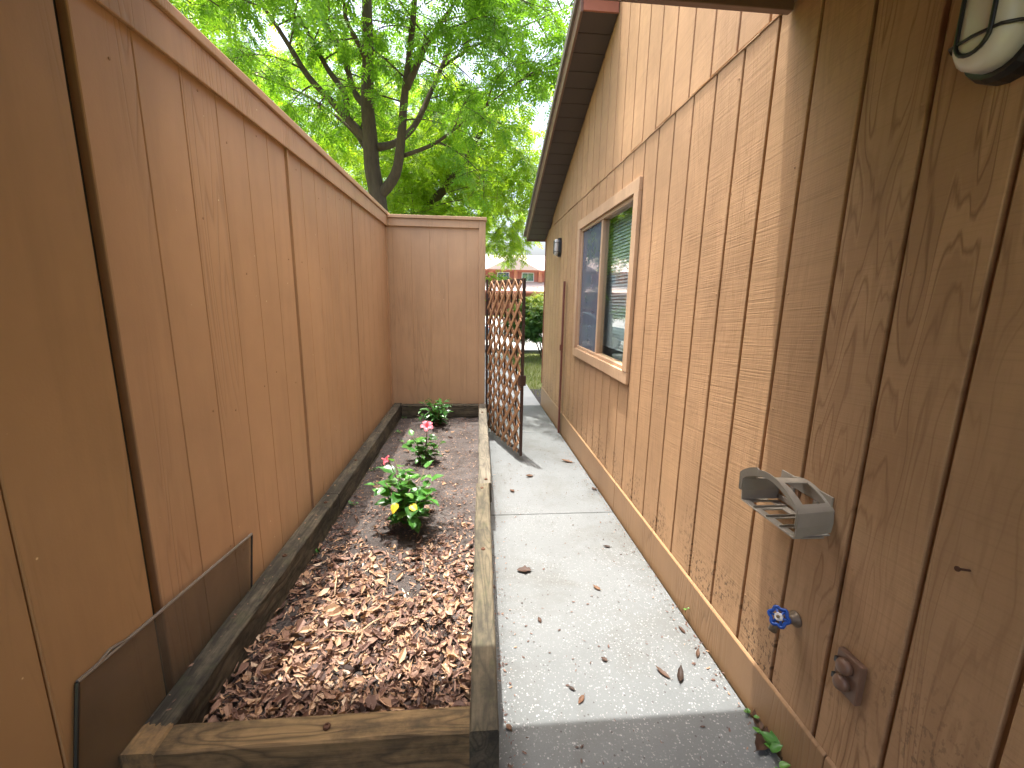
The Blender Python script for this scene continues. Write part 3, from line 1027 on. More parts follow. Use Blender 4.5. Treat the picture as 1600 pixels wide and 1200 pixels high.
# pale twigs in the bed
M['twig'] = plain('pale_twig', (0.36, 0.25, 0.15), 0.8, var=0.3, scale=60)
def twig(pts, r, label):
    b = MB(); b.tube(pts, [r * .7] + [r] * (len(pts) - 2) + [r * .4], 6)
    return tag(b.build('twig', M['twig'], smooth=True), label, 'twig', 'twigs on the leaf litter')
def soilp(px, py, dz=.03):
    p = at(px, py, 1.5)
    o_ = Vector((0, 0, CAM_H)); d = (p - o_)
    z = .15
    q = o_ + d * ((z - CAM_H) / d.z)
    return Vector((q.x, q.y, soil_z(q.x, q.y) + dz))
twig([soilp(515, 996), soilp(540, 997, .04), soilp(562, 998, .035), soilp(583, 985, .04), soilp(602, 971)], .0045, 'long pale curved twig lying across the leaf litter')
twig([soilp(608, 1003), soilp(616, 990, .04), soilp(622, 977)], .003, 'short pale straight twig beside the long curved one')
twig([soilp(523, 935), soilp(525, 920, .04), soilp(527, 905)], .004, 'short stout pale twig pointing along the bed near the dark timber')
twig([soilp(605, 915), soilp(607, 905, .035), soilp(606, 892)], .003, 'thin pale twig standing askew among the leaves below the shrub')

# ------------------------------------------------------------------ single leaves on the path
def single_leaf_mesh(name, ln, wd, seed, mat, curl=.6, lobes=0.0):
    r = random.Random(seed)
    b = MB()
    nx, ny = 4, 7
    for j in range(ny + 1):
        t_ = j / ny
        w = math.sin(math.pi * t_ ** .85) ** .8 * (1 + lobes * math.sin(t_ * 17 + seed)) if 0 < j < ny else .02
        for i in range(nx + 1):
            u = (i / nx - .5)
            x_ = u * wd * w
            z_ = abs(u) * 2 * wd * .28 * w + curl * ln * (t_ - .45) ** 2 * .6 + r.uniform(-.04, .04) * wd
            b.v.append((x_, (t_ - .5) * ln, z_))
    for j in range(ny):
        for i in range(nx):
            q = j * (nx + 1) + i
            b.f.append((q, q + 1, q + nx + 2, q + nx + 1))
    b.tube([(0, -.5 * ln, curl * ln * .12), (0, -.68 * ln, curl * ln * .2)], .0012, 4)
    return b.mesh(name, mat, True)


def gpath(px, py):
    p = at(px, py, 2.0); o_ = Vector((0, 0, CAM_H)); d = p - o_
    t_ = (0 - CAM_H) / (d.z + .018 * d.y)
    return o_ + d * t_
LF = [(819, 893, .085, .05, 1.5, 'broad flat brown leaf lying alone on the pale concrete near the planter'),
      (1035, 1053, .07, .022, .6, 'narrow brown curled leaf on the concrete, left of a pair near the wall'),
      (1063, 1057, .085, .026, -.5, 'narrow orange-brown leaf on the concrete, right of a pair near the wall'),
      (843, 970, .035, .018, .2, 'small tan leaf scrap on the speckled concrete beside the planter timber'),
      (944, 1032, .03, .02, 1.0, 'tiny dark red leaf in the middle of the speckled concrete'),
      (908, 1095, .045, .018, 2.4, 'small dark leaf on the concrete just short of the shadow edge'),
      (893, 1077, .03, .014, .9, 'tiny dark curled leaf in the sunlit speckled concrete'),
      (1195, 1160, .14, .05, -1.0, 'large dark brown curled leaf in the shade against the baseboard'),
      (1183, 1128, .08, .035, -.3, 'reddish brown curled leaf at the shadow edge against the baseboard'),
      (1090, 1022, .06, .016, -.6, 'thin brown leaf lying against the lit baseboard'),
      (932, 920, .05, .022, .7, 'small tan leaf on the pale concrete among dark bark bits'),
      (948, 855, .05, .02, 1.3, 'tan leaf scrap on the concrete short of the joint'),
      (886, 722, .12, .05, 1.1, 'flat tan leaf on the shaded concrete past the joint'),
      (827, 745, .08, .04, 1.9, 'tan leaf on the shaded concrete before the lattice gate'),
      (928, 765, .06, .03, .5, 'blackish leaf near the baseboard past the concrete joint'),
      (1065, 985, .05, .016, .2, 'small brown leaf between bark bits and the baseboard'),
      (795, 1138, .03, .018, .6, 'tiny curled brown leaf at the end of the planter timber'),
      (800, 768, .06, .035, .4, 'small dark leaf lying against the offset planter timber')]
for i, (px, py, ln, wd, rz, lab) in enumerate(LF):
    p = gpath(px, py)
    me = single_leaf_mesh('fallen_leaf', ln, wd, i, M['dryleaf'], rv(.3, 1.2), .25 if i in (0, 12) else .1)
    o = link('fallen_leaf', me, None, (p.x, p.y, p.z + .004), (rv(-.1, .1), rv(-.1, .1), rz))
    tag(o, lab, 'leaf', 'fallen leaves on the path')

# ------------------------------------------------------------------ shrubs
def shrub_leaf_mesh(seed, mat, k=.68, serr=.05):
    r = random.Random(seed)
    b = MB(); nx, ny = 4, 8
    droop = r.uniform(.15, .5); fold = r.uniform(.15, .45)
    for j in range(ny + 1):
        t_ = j / ny
        w = (math.sin(math.pi * min(1, t_ * 1.0) ** .72)) ** .9 if 0 < j < ny else .015
        if j % 2: w *= 1 + serr
        for i in range(nx + 1):
            u = i / nx - .5
            x_ = u * k * w
            z_ = abs(u) * 2 * fold * .3 * w - droop * t_ ** 2 * .5 + .03 * math.sin(t_ * 9 + i * 2 + seed)
            b.v.append((x_, t_, z_))
    for j in range(ny):
        for i in range(nx):
            q = j * (nx + 1) + i
            b.f.append((q, q + 1, q + nx + 2, q + nx + 1))
    return b.mesh('leaf', mat, True)


GREENS = [(0.022, 0.085, 0.016), (0.045, 0.16, 0.025), (0.075, 0.24, 0.04), (0.12, 0.31, 0.055), (0.06, 0.20, 0.05), (0.16, 0.36, 0.07)]
DARKG = [(0.02, 0.085, 0.014), (0.035, 0.13, 0.02), (0.055, 0.18, 0.03), (0.025, 0.10, 0.025)]
M['hib'] = leaf_material('hibiscus_leaf', GREENS, 0.35, 0.32, 0.5, vein=True)
M['hibdark'] = leaf_material('dark_shrub_leaf', DARKG, 0.25, 0.28, 0.5, vein=True)
M['hibyellow'] = leaf_material('yellow_leaf', [(0.62, 0.46, 0.03), (0.55, 0.42, 0.04)], 0.35, 0.4)
M['stem'] = plain('shrub_stem', (0.10, 0.075, 0.04), 0.7, var=0.3, scale=60)
M['pink'] = leaf_material('pink_petal', [(0.72, 0.13, 0.20), (0.80, 0.22, 0.28)], 0.35, 0.5)
LEAFM = [shrub_leaf_mesh(i, M['hib']) for i in range(5)]
LEAFD = [shrub_leaf_mesh(i + 10, M['hibdark'], .42) for i in range(4)]
LEAFY = shrub_leaf_mesh(33, M['hibyellow'])


def leaf_matrix(p, d, nrm, size):
    d = d.normalized(); x_ = d.cross(nrm).normalized(); z_ = x_.cross(d)
    mm = Matrix.Identity(4)
    for i in range(3):
        mm[i][0], mm[i][1], mm[i][2], mm[i][3] = x_[i] * size, d[i] * size, z_[i] * size, p[i]
    return mm


def shrub(base, height, spread, nst, per, size, meshes, label, seed, group, yellow=0):
    R0 = random.Random(seed)
    root = empty('shrub', base)
    tag(root, label, 'shrub', group)
    for s_ in range(nst):
        a = 2 * math.pi * (s_ + R0.uniform(-.3, .3)) / nst
        ln = R0.uniform(.55, 1.0); out = R0.uniform(.35, 1.0) if s_ else .12
        tip = Vector((math.cos(a) * spread * out, math.sin(a) * spread * out, height * (ln if out < .7 else ln * .72)))
        ctrl = Vector((tip.x * .35, tip.y * .35, tip.z * .6))
        pts = [Vector((0, 0, -.03)) * (1 - t_) ** 2 + ctrl * 2 * t_ * (1 - t_) + tip * t_ ** 2 for t_ in (0, .25, .5, .75, 1)]
        b = MB(); b.tube(pts, [.006, .005, .004, .003, .002], 6)
        b.build('stem', M['stem'], root, smooth=True)
        for q in range(per):
            t_ = .16 + .84 * (q + R0.uniform(0, .6)) / per
            t_ = min(t_, 1.0)
            p = ctrl * 2 * t_ * (1 - t_) + tip * t_ ** 2
            az = q * 2.4 + s_ * 1.3 + R0.uniform(-.5, .5)
            d = Vector((math.cos(az), math.sin(az), R0.uniform(-.25, .55) if t_ < .9 else R0.uniform(.2, 1.0)))
            nr = Vector((R0.uniform(-.4, .4), R0.uniform(-.4, .4), 1)) - d * .2
            mesh_ = R0.choice(meshes)
            sz = size * R0.uniform(.6, 1.1) * (1.0 if t_ < .85 else .8)
            o = link('leaf', mesh_, root)
            o.matrix_local = leaf_matrix(p + d.normalized() * size * .22, d, nr, sz)
            b = MB(); b.tube([p, p + d.normalized() * size * .24], .0012, 4)
    for q in range(2 * yellow):
        p = Vector((-.02 + .075 * q, -.18, .25 - .012 * q))
        o = link('leaf', LEAFY, root)
        o['label'] = 'yellowed leaf'
        o.matrix_local = leaf_matrix(p, Vector((-.25 + .9 * q, -.7, -.55 + .3 * q)), Vector((0, -.6, 1)), .062)
        MB().tube([(0, 0, .14), p], .0015, 5).build('stem', M['stem'], root)
    return root


def flower(root, p, d, size, label=None):
    d = d.normalized()
    fl = empty('flower', p, parent=root)
    a = d.orthogonal().normalized(); b_ = d.cross(a)
    for k_ in range(5):
        t_ = 2 * math.pi * k_ / 5
        out = a * math.cos(t_) + b_ * math.sin(t_)
        sd = d.cross(out)
        b = MB()
        rows = [(0, .10, 0), (.35, .34, .32), (.7, .46, .42), (1, .30, .30)]
        for (r_, w_, h_) in rows:
            for u in (-1, -.33, .33, 1):
                q = out * r_ * size * .62 + d * (h_ * size + abs(u) * .05 * size + .04 * size * math.sin(r_ * 9 + u * 4 + k_)) + sd * u * w_ * size * .5
                b.v.append(tuple(q))
        for j in range(3):
            for i in range(3):
                q = j * 4 + i
                b.f.append((q, q + 1, q + 5, q + 4))
        b.build('petal', M['pink'], fl, smooth=True)
    b = MB(); b.tube([Vector((0, 0, 0)), d * size * .5, d * size * .95], [.004, .003, .004], 6)
    b.build('stamen', M['pink'], fl, smooth=True)
    return fl


GP = 'shrubs planted in the raised bed'
s1 = shrub((-.405, 2.42, soil_z(-.405, 2.42)), .44, .23, 10, 11, .110, LEAFM, 'light green leafy shrub with two yellow leaves and one folded pink flower', 3, GP, yellow=1)
flower(s1, Vector((-.085, -.02, .43)), Vector((-.5, -.2, .35)), .05)
MB().tube([(-.02, 0, .22), (-.06, -.01, .36), (-.085, -.02, .43)], .003, 5).build('stem', M['stem'], s1)
s2 = shrub((-.41, 3.50, soil_z(-.41, 3.5)), .30, .20, 9, 7, .088, LEAFM, 'sparse green shrub topped with an open pink flower', 8, GP)
flower(s2, Vector((.02, -.03, .305)), Vector((.1, -.6, .8)), .085)
MB().tube([(0, 0, .12), (.02, -.03, .305)], .002, 5).build('stem', M['stem'], s2)
s3 = shrub((-.40, 4.58, soil_z(-.40, 4.58)), .31, .24, 13, 8, .105, LEAFD, 'dense dark green shrub without flowers by the end fence', 12, GP)

# small weeds
def weed(p, n_, size, label, seed):
    R0 = random.Random(seed)
    root = empty('weed', p)
    tag(root, label, 'weed', 'small green weeds')
    for i in range(n_):
        a = R0.uniform(0, 6.28)
        d = Vector((math.cos(a), math.sin(a), R0.uniform(.1, .9)))
        q = Vector((R0.uniform(-1, 1), R0.uniform(-1, 1), 0)) * size * .8 + Vector((0, 0, R0.uniform(.2, .8) * size))
        o = link('leaf', R0.choice(LEAFM), root)
        o.matrix_local = leaf_matrix(q, d, Vector((0, 0, 1)) + d * -.2, size * R0.uniform(.6, 1.1))
    MB().tube([(0, 0, -.01), (0, 0, size * .6)], .0015, 5).build('stem', M['stem'], root)
weed(Vector((1.035, 1.175, gz(1.1))), 5, .032, 'tiny green weed in the shaded crack beside the large curled leaf', 1)
weed(Vector((1.04, 1.10, gz(1.1))), 7, .05, 'largest green weed growing from the shaded crack at the baseboard', 2)
weed(Vector((1.045, 1.27, gz(1.2))), 4, .022, 'yellowish green weed at the shadow edge by the baseboard', 3)
for (px, py, lab) in ((490, 862, 'bright green sprout at the dark timber near the first leaf heap'), (553, 788, 'pair of green sprouts beside the light green shrub and left timber'), (585, 735, 'green sprout near the left timber level with the folded pink flower'), (628, 690, 'green sprout left of the open pink flower'), (622, 675, 'green sprout by the left timber before the dark shrub'), (632, 652, 'green sprout in the far corner of the bed')):
    p = soilp(px, py, 0)
    weed(p, 6, .03, lab, int(px))
weed(Vector((1.05, 1.80, .01)), 3, .018, 'single tiny green weed growing up the lit baseboard', 77)

# ------------------------------------------------------------------ leaning panel
lp = empty('leaning_panel', (-.955, 1.35, 0))
tag(lp, 'grey see-through acrylic panel with thin metal edge leaning on the fence behind the timber', 'panel')
LPI = Matrix.Translation((.955, -1.35, 0))
A = Vector((-.956, .965, .590)); B = Vector((-.958, 1.785, .503))
dn = (B - A).normalized(); dw = Vector((.008, -.13, -.56)).normalized()
A2, B2 = A + dw * .58, B + dw * .58
nrm = dn.cross(dw).normalized()
if nrm.x < 0: nrm = -nrm
M['acrylic'] = glass_material('smoky_acrylic', (0.88, 0.88, 0.86), -0.6, 0.22, (0.14, 0.135, 0.115))
def plate(name, a, b_, c, d, th, mat):
    return under(MB().hexa([a, b_, c, d, a + nrm * th, b_ + nrm * th, c + nrm * th, d + nrm * th]).build(name, mat, bevel=0.001), lp, LPI)
plate('sheet', A, B, B2, A2, .003, M['acrylic'])
M['alu'] = plain('dull_aluminium', (0.30, 0.28, 0.25), 0.4, 0.6, var=0.2)
def edge(p, q, r, mat):
    return under(MB().tube([p, q], r, 6).build('edge_trim', mat), lp, LPI)
edge(A + nrm * .002, B + nrm * .002, .005, M['alu'])
edge(A + nrm * .002, A2 + nrm * .002, .005, M['black'])
edge(B + nrm * .002, B2 + nrm * .002, .004, M['black'])
under(MB().tube([A + dn * .04 + nrm * .006, A + dn * .10 + Vector((0, 0, .012)), A + dn * .17 + nrm * .006], [.003, .004, .003], 6).build('edge_clip', M['alu']), lp, LPI)

# ------------------------------------------------------------------ lattice gate
hinge = Vector((.180, 4.985)); free = Vector((.466, 4.045))
gl_ = (free - hinge).length
gate = empty('gate', (hinge.x, hinge.y, 0), math.atan2(free.y - hinge.y, free.x - hinge.x))
tag(gate, 'open garden gate of brown wooden lattice on a dark steel frame', 'gate')
GH = 1.712
def G(name, mat, *a, bevel=.002): return MB().box(*a).build(name, mat, gate, bevel=bevel)
G('frame_bar', M['steel'], 0, .025, -.0125, .0125, 0, GH)
G('frame_bar', M['steel'], gl_ - .028, gl_, -.0125, .0125, -.015, GH)
G('frame_bar', M['steel'], .026, gl_ - .029, -.0125, .0125, GH - .026, GH)
G('frame_bar', M['steel'], .026, gl_ - .029, -.0125, .0125, .005, .03)
for k_ in range(1, 6):
    x_ = gl_ * k_ / 6
    G('upright_bar', M['steel'], x_ - .008, x_ + .008, -.008, .008, .031, GH - .027)
G('latch_box', M['steel'], gl_ - .045, gl_ + .012, -.03, .03, .70, .80)
for sgn, yoff in ((1, -.0305), (-1, -.0215)):
    d = Vector((1, sgn)).normalized()
    step = .172
    k0 = -20 if sgn > 0 else 0
    for k_ in range(-14, 24):
        # line z = sgn*x + k*step clipped to the gate
        c0 = k_ * step + (.03 if sgn > 0 else .07)
        xs = []
        x0, x1 = .004, gl_ - .02
        z0_, z1_ = .012, GH - .01
        if sgn > 0: a0, a1 = z0_ - c0, z1_ - c0
        else: a0, a1 = c0 - z1_, c0 - z0_
        lo_, hi_ = max(x0, a0), min(x1, a1)
        if hi_ - lo_ < .05: continue
        p0 = Vector((lo_, c0 + sgn * lo_)); p1 = Vector((hi_, c0 + sgn * hi_))
        nn = Vector((-d.y, d.x)) * .0185
        b = MB()
        q = [p0 - nn, p1 - nn, p1 + nn, p0 + nn]
        b.hexa([(v_.x, yoff, v_.y) for v_ in q] + [(v_.x, yoff + .008, v_.y) for v_ in q])
        b.build('lattice_strip', M['lattice'], gate)
gp = MB(); gp.box(.134, .164, 5.02, 5.05, gz(5) - .05, 1.735)
gp.box(.134, .176, 5.0, 5.02, 1.50, 1.53).box(.134, .176, 5.0, 5.02, .25, .28).box(.134, .20, 4.99, 5.02, .93, .99)
tag(gp.build('gate_post', M['steel'], bevel=.002), 'slim dark steel gate post with hinges at the end of the short fence', 'post')
ls = MB(); ls.box(WX - .045, WX - .0235, 5.03, 5.07, gz(5) - .03, 1.735)
ls.box(WX - .060, WX - .046, 5.035, 5.065, .93, 1.0)
tag(ls.build('latch_post', M['redsteel'], bevel=.002), 'thin red-brown steel latch post upright against the house wall', 'post')

# ------------------------------------------------------------------ oval bulkhead lamps
def stadium(hw, hh, n_=10):
    pts = []
    s_ = hh - hw
    for i in range(n_ + 1):
        a = math.pi * i / n_
        pts.append((hw * math.cos(a), s_ + hw * math.sin(a)))
    for i in range(n_ + 1):
        a = math.pi + math.pi * i / n_
        pts.append((hw * math.cos(a), -s_ + hw * math.sin(a)))
    return pts


def loft(rings, close_end=True):
    """rings: list of (x, half width, half height)"""
    b = MB(); k_ = None
    for (x_, hw, hh) in rings:
        ps = stadium(hw, hh)
        k_ = len(ps)
        b.v += [(x_, u, v_) for u, v_ in ps]
    for i in range(len(rings) - 1):
        for j in range(k_):
            b.f.append((i * k_ + j, i * k_ + (j + 1) % k_, (i + 1) * k_ + (j + 1) % k_, (i + 1) * k_ + j))
    b.f.append(tuple(range(k_))[::-1]); b.f.append(tuple((len(rings) - 1) * k_ + j for j in range(k_)))
    return b


def bulkhead(loc, label, s_=1.0):
    r = empty('wall_lamp', loc)
    tag(r, label, 'lamp', 'oval bulkhead lamps on the house wall')
    loft([(-.001, .072, .137), (-.03, .070, .135), (-.045, .064, .129), (-.046, .058, .123)]).build('base', M['black'], r, smooth=False)
    loft([(-.0465, .055, .120), (-.08, .052, .117), (-.096, .042, .105), (-.101, .028, .088)]).build('lens', M['frost'], r, smooth=True)
    # guard: an inner ring and two cross bars
    ring = [(-.103, u, v_) for u, v_ in stadium(.030, .092)]
    b = MB(); b.tube(ring + [ring[0]], .0042, 6, cap=False)
    b.build('guard_ring', M['black'], r, smooth=True)
    for zz in (-.062, .062):
        b = MB(); b.tube([(-.044, -.062, zz), (-.078, -.058, zz), (-.1, -.044, zz), (-.107, 0, zz), (-.1, .044, zz), (-.078, .058, zz), (-.044, .062, zz)], .0032, 6)
        b.build('guard_bar', M['black'], r, smooth=True)
    r.scale = (s_, s_, s_)
    return r
bulkhead((WX, .878, 2.098), 'oval black caged lamp with frosted glass high on the wall under the porch')
bulkhead((WX, 5.52, 2.165), 'small black caged lamp on the wall beyond the window by the eave', .85)

# ------------------------------------------------------------------ hose hanger
hh = empty('hose_hanger', (WX, 1.22, .83))
tag(hh, 'grey plastic hose hanger with slotted base and arched saddle fixed to the wall', 'hose hanger')
HW, HB = .128, .0           # half width along the wall
depth = .128
def arch_pt(a):
    """saddle outline: a from 0 (near corner) over the arch to 1 (far corner)"""
    y_ = -HW + 2 * HW * a
    z_ = .078 + .052 * math.sin(math.pi * a) ** .8
    return y_, z_
ND, NA = 8, 24
b = MB()
outline = [(-HW, 0), (-HW - .004, .035)] + [arch_pt(i / NA) for i in range(NA + 1)] + [(HW + .004, .035), (HW, 0)]
no = len(outline)
for j in range(ND + 1):
    x_ = -depth * j / ND
    k_ = .90 + .10 * j / ND
    for (y_, z_) in outline: b.v.append((x_, y_ * k_, z_ * k_ + .008 * (1 - j / ND)))
for j in range(ND):
    for i in range(no - 1):
        a = (i - 2) / NA
        win_ = 0 < j < ND - 2 and (.06 < a < .40 or .56 < a < .95)
        if win_: continue
        b.f.append((j * no + i, (j + 1) * no + i, (j + 1) * no + i + 1, j * no + i + 1))
o = b.build('saddle', M['greyplastic'], hh)
sm_ = o.modifiers.new('solid', 'SOLIDIFY'); sm_.thickness = .004; sm_.offset = 0
b = MB()
n0 = 0
for i, (y_, z_) in enumerate(outline[1:-1]):
    out = .020 if z_ > .05 else .006
    c_ = Vector((0, y_ * .5, z_)).normalized()
    grow = 1.0 + (.9 if i > no - 12 else .25) * .5
    b.v += [(-depth, y_, z_), (-depth - .006, y_ + c_.y * out * grow * .6, z_ + c_.z * out * grow), (-depth - .010, y_ + c_.y * out * grow * .6, z_ + c_.z * out * grow), (-depth - .005, y_, z_)]
for i in range(no - 3):
    for j in range(4):
        b.f.append((i * 4 + j, i * 4 + (j + 1) % 4, (i + 1) * 4 + (j + 1) % 4, (i + 1) * 4 + j))
b.build('front_lip', M['greyplastic'], hh)
# base plate with three slots: bars along the depth between front and back strips
def hb(name, *a): return MB().box(*a).build(name, M['greyplastic'], hh, bevel=.001)
hb('base_strip', -depth, -depth + .026, -HW, HW, -.003, .0015)
hb('base_strip', -.030, -.001, -HW * .92, HW * .92, -.003, .0015)
for i in range(5):
    yc = -HW * .93 + i * HW * .93 / 2
    hb('base_bar', -depth + .0262, -.0302, yc - .011, yc + .011, -.003, .0015)
for i in range(3):
    yc = -HW * .5 + i * HW * .5
    hb('base_rib', -depth + .002, -.004, yc - .0015, yc + .0015, .0016, .009)
hb('back_plate', -.006, -.0005, -HW * .85, HW * .85, .012, .028)
hb('back_plate', -.006, -.0005, -HW * .85, HW * .85, .080, .118)
for yy in (-.05, .05): hb('mounting_arm', -.008, -.0008, yy - .008, yy + .008, .0285, .0795)

# ------------------------------------------------------------------ spigot
sp = empty('hose_spigot', (WX, 1.175, .480))
tag(sp, 'garden hose spigot with a blue six-lobed handwheel on the house wall', 'spigot')
b = MB(); b.lathe([(0, .026), (.006, .026), (.010, .018), (.03, .014), (.05, .015)], (0, 0, 0), (-1, 0, 0), 16)
b.build('wall_flange', M['spigot'], sp, smooth=True)
b = MB(); b.tube([(-.045, 0, .0), (-.06, 0, -.004), (-.075, 0, -.022), (-.08, 0, -.040)], [.015, .016, .013, .014], 12)
b.build('spout', M['spigot'], sp, smooth=True)
axd = Vector((-.75, -.42, .50)).normalized()
b = MB(); b.lathe([(0, .011), (.02, .010), (.032, .006), (.042, .004)], (-.048, 0, .006), axd, 12)
b.build('valve_stem', M['brass'], sp, smooth=True)
wc = Vector((-.048, 0, .006)) + axd * .040
a_ = axd.orthogonal().normalized(); b_ = axd.cross(a_)
wheel = empty('handwheel', wc, parent=sp)
ringp = []
for i in range(48):
    t_ = 2 * math.pi * i / 48
    r_ = .0275 + .0035 * math.cos(6 * t_)
    ringp.append((a_ * math.cos(t_) + b_ * math.sin(t_)) * r_)
MB().tube(ringp + [ringp[0]], .0056, 8, cap=False).build('rim', M['blue'], wheel, smooth=True)
for i in range(3):
    t_ = math.pi * i / 3
    v_ = (a_ * math.cos(t_) + b_ * math.sin(t_)) * .026
    MB().tube([-v_, v_], .0042, 6).build('spoke', M['blue'], wheel, smooth=True)
MB().lathe([(-.004, .013), (.004, .013), (.0055, .011)], (0, 0, 0), axd, 14).build('name_disc', M['white_paint'], wheel)
MB().lathe([(.0056, .0055), (.010, .0055), (.011, .003)], (0, 0, 0), axd, 10).build('wheel_screw', M['brass'], wheel)

# ------------------------------------------------------------------ outlet cover
oc = empty('outlet_cover', (WX, .955, .478))
tag(oc, 'brown weatherproof outlet cover with two round flaps low on the wall', 'outlet cover')
MB().box(-.020, -.0005, -.040, .040, -.062, .062).build('back_plate', M['outlet'], oc, bevel=.004)
for zz in (-.027, .027):
    b = MB(); b.lathe([(0, .0225), (.012, .0225), (.018, .019), (.021, .012), (.022, .003)], (-.0205, .004, zz), (-1, 0, .15), 18)
    f_ = b.build('flap', M['outlet'], oc, smooth=True)
    MB().box(-.030, -.0205, .027, .037, zz - .008, zz + .008).build('hinge', M['black'], f_, bevel=.001)
# nail in the wall
nl = MB(); nl.tube([(WX + .01, .752, .95), (WX - .03, .752, .957)], .0028, 8); nl.lathe([(0, .006), (.002, .006)], (WX - .03, .752, .957), (-1, 0, .1), 10)
tag(nl.build('nail', M['rust']), 'rusty nail sticking out of the siding board above the outlet cover', 'nail')


# ------------------------------------------------------------------ trees
BARK = NT('bark')
P = BARK.objpos()
nb = BARK.noise(BARK.mapping(P, (9, 9, 2.2)), 2.0, 5.0, 0.7)
cb = BARK.mix(nb, (0.040, 0.030, 0.023), (0.13, 0.10, 0.075))
M['bark'] = BARK.done(BARK.bsdf(cb, 0.9, BARK.bump(nb, 0.8, 0.03), spec=0.15))
TG = [(0.06, 0.165, 0.018), (0.105, 0.245, 0.024), (0.155, 0.32, 0.032), (0.21, 0.385, 0.04)]
M['treeleaf'] = leaf_material('tree_leaf', TG, 0.58, 0.45, 0.35, attr='tone')
YG = [(0.10, 0.22, 0.02), (0.17, 0.32, 0.028), (0.25, 0.40, 0.035), (0.33, 0.46, 0.045)]
M['treeleaf_bright'] = leaf_material('bright_tree_leaf', YG, 0.62, 0.45, 0.35, attr='tone')

# template of one compound leaf: four pairs of leaflets and one at the tip, along +Y, facing +Z
def compound():
    q = []
    def leaflet(p, d, ln, wd):
        d = np.array(d, float); d /= np.linalg.norm(d); s_ = np.array([-d[1], d[0], 0]); s_ /= np.linalg.norm(s_)
        p = np.array(p, float)
        q.append([p, p + d * ln * .45 + s_ * wd, p + d * ln + np.array([0, 0, -.10 * ln]), p + d * ln * .45 - s_ * wd])
    for t_ in (.22, .42, .62, .82):
        for s_ in (-1, 1):
            leaflet((0, t_, -.12 * t_ * t_), (s_ * .85, .55, -.18), .34, .075)
    leaflet((0, .97, -.12), (0, 1, -.2), .36, .08)
    return np.array(q)          # 9,4,3
TPL = compound()


def leaf_cloud(name, pos, dirs, size, tone, mat, parent):
    n_ = len(pos)
    d = dirs / (np.linalg.norm(dirs, axis=1, keepdims=True) + 1e-9)
    up = np.tile(np.array([0, 0, 1.0]), (n_, 1)) + rng.normal(0, .45, (n_, 3))
    x_ = np.cross(d, up); x_ /= (np.linalg.norm(x_, axis=1, keepdims=True) + 1e-9)
    z_ = np.cross(x_, d)
    T_ = TPL.reshape(-1, 3)
    V = pos[:, None, :] + size[:, None, None] * (T_[None, :, 0:1] * x_[:, None, :] + T_[None, :, 1:2] * d[:, None, :] + T_[None, :, 2:3] * z_[:, None, :])
    V = V.reshape(-1, 3).astype(np.float32)
    nf = n_ * 9
    me = bpy.data.meshes.new(name)
    me.vertices.add(len(V)); me.vertices.foreach_set('co', V.ravel())
    me.loops.add(nf * 4); me.loops.foreach_set('vertex_index', np.arange(nf * 4, dtype=np.int32))
    me.polygons.add(nf)
    me.polygons.foreach_set('loop_start', np.arange(0, nf * 4, 4, dtype=np.int32))
    me.materials.append(mat)
    me.update(calc_edges=True)
    a = me.attributes.new('tone', 'FLOAT', 'FACE')
    tt = np.clip(np.repeat(tone, 9) + rng.normal(0, .10, nf), 0, 1).astype(np.float32)
    a.data.foreach_set('value', tt)
    return link(name, me, parent)


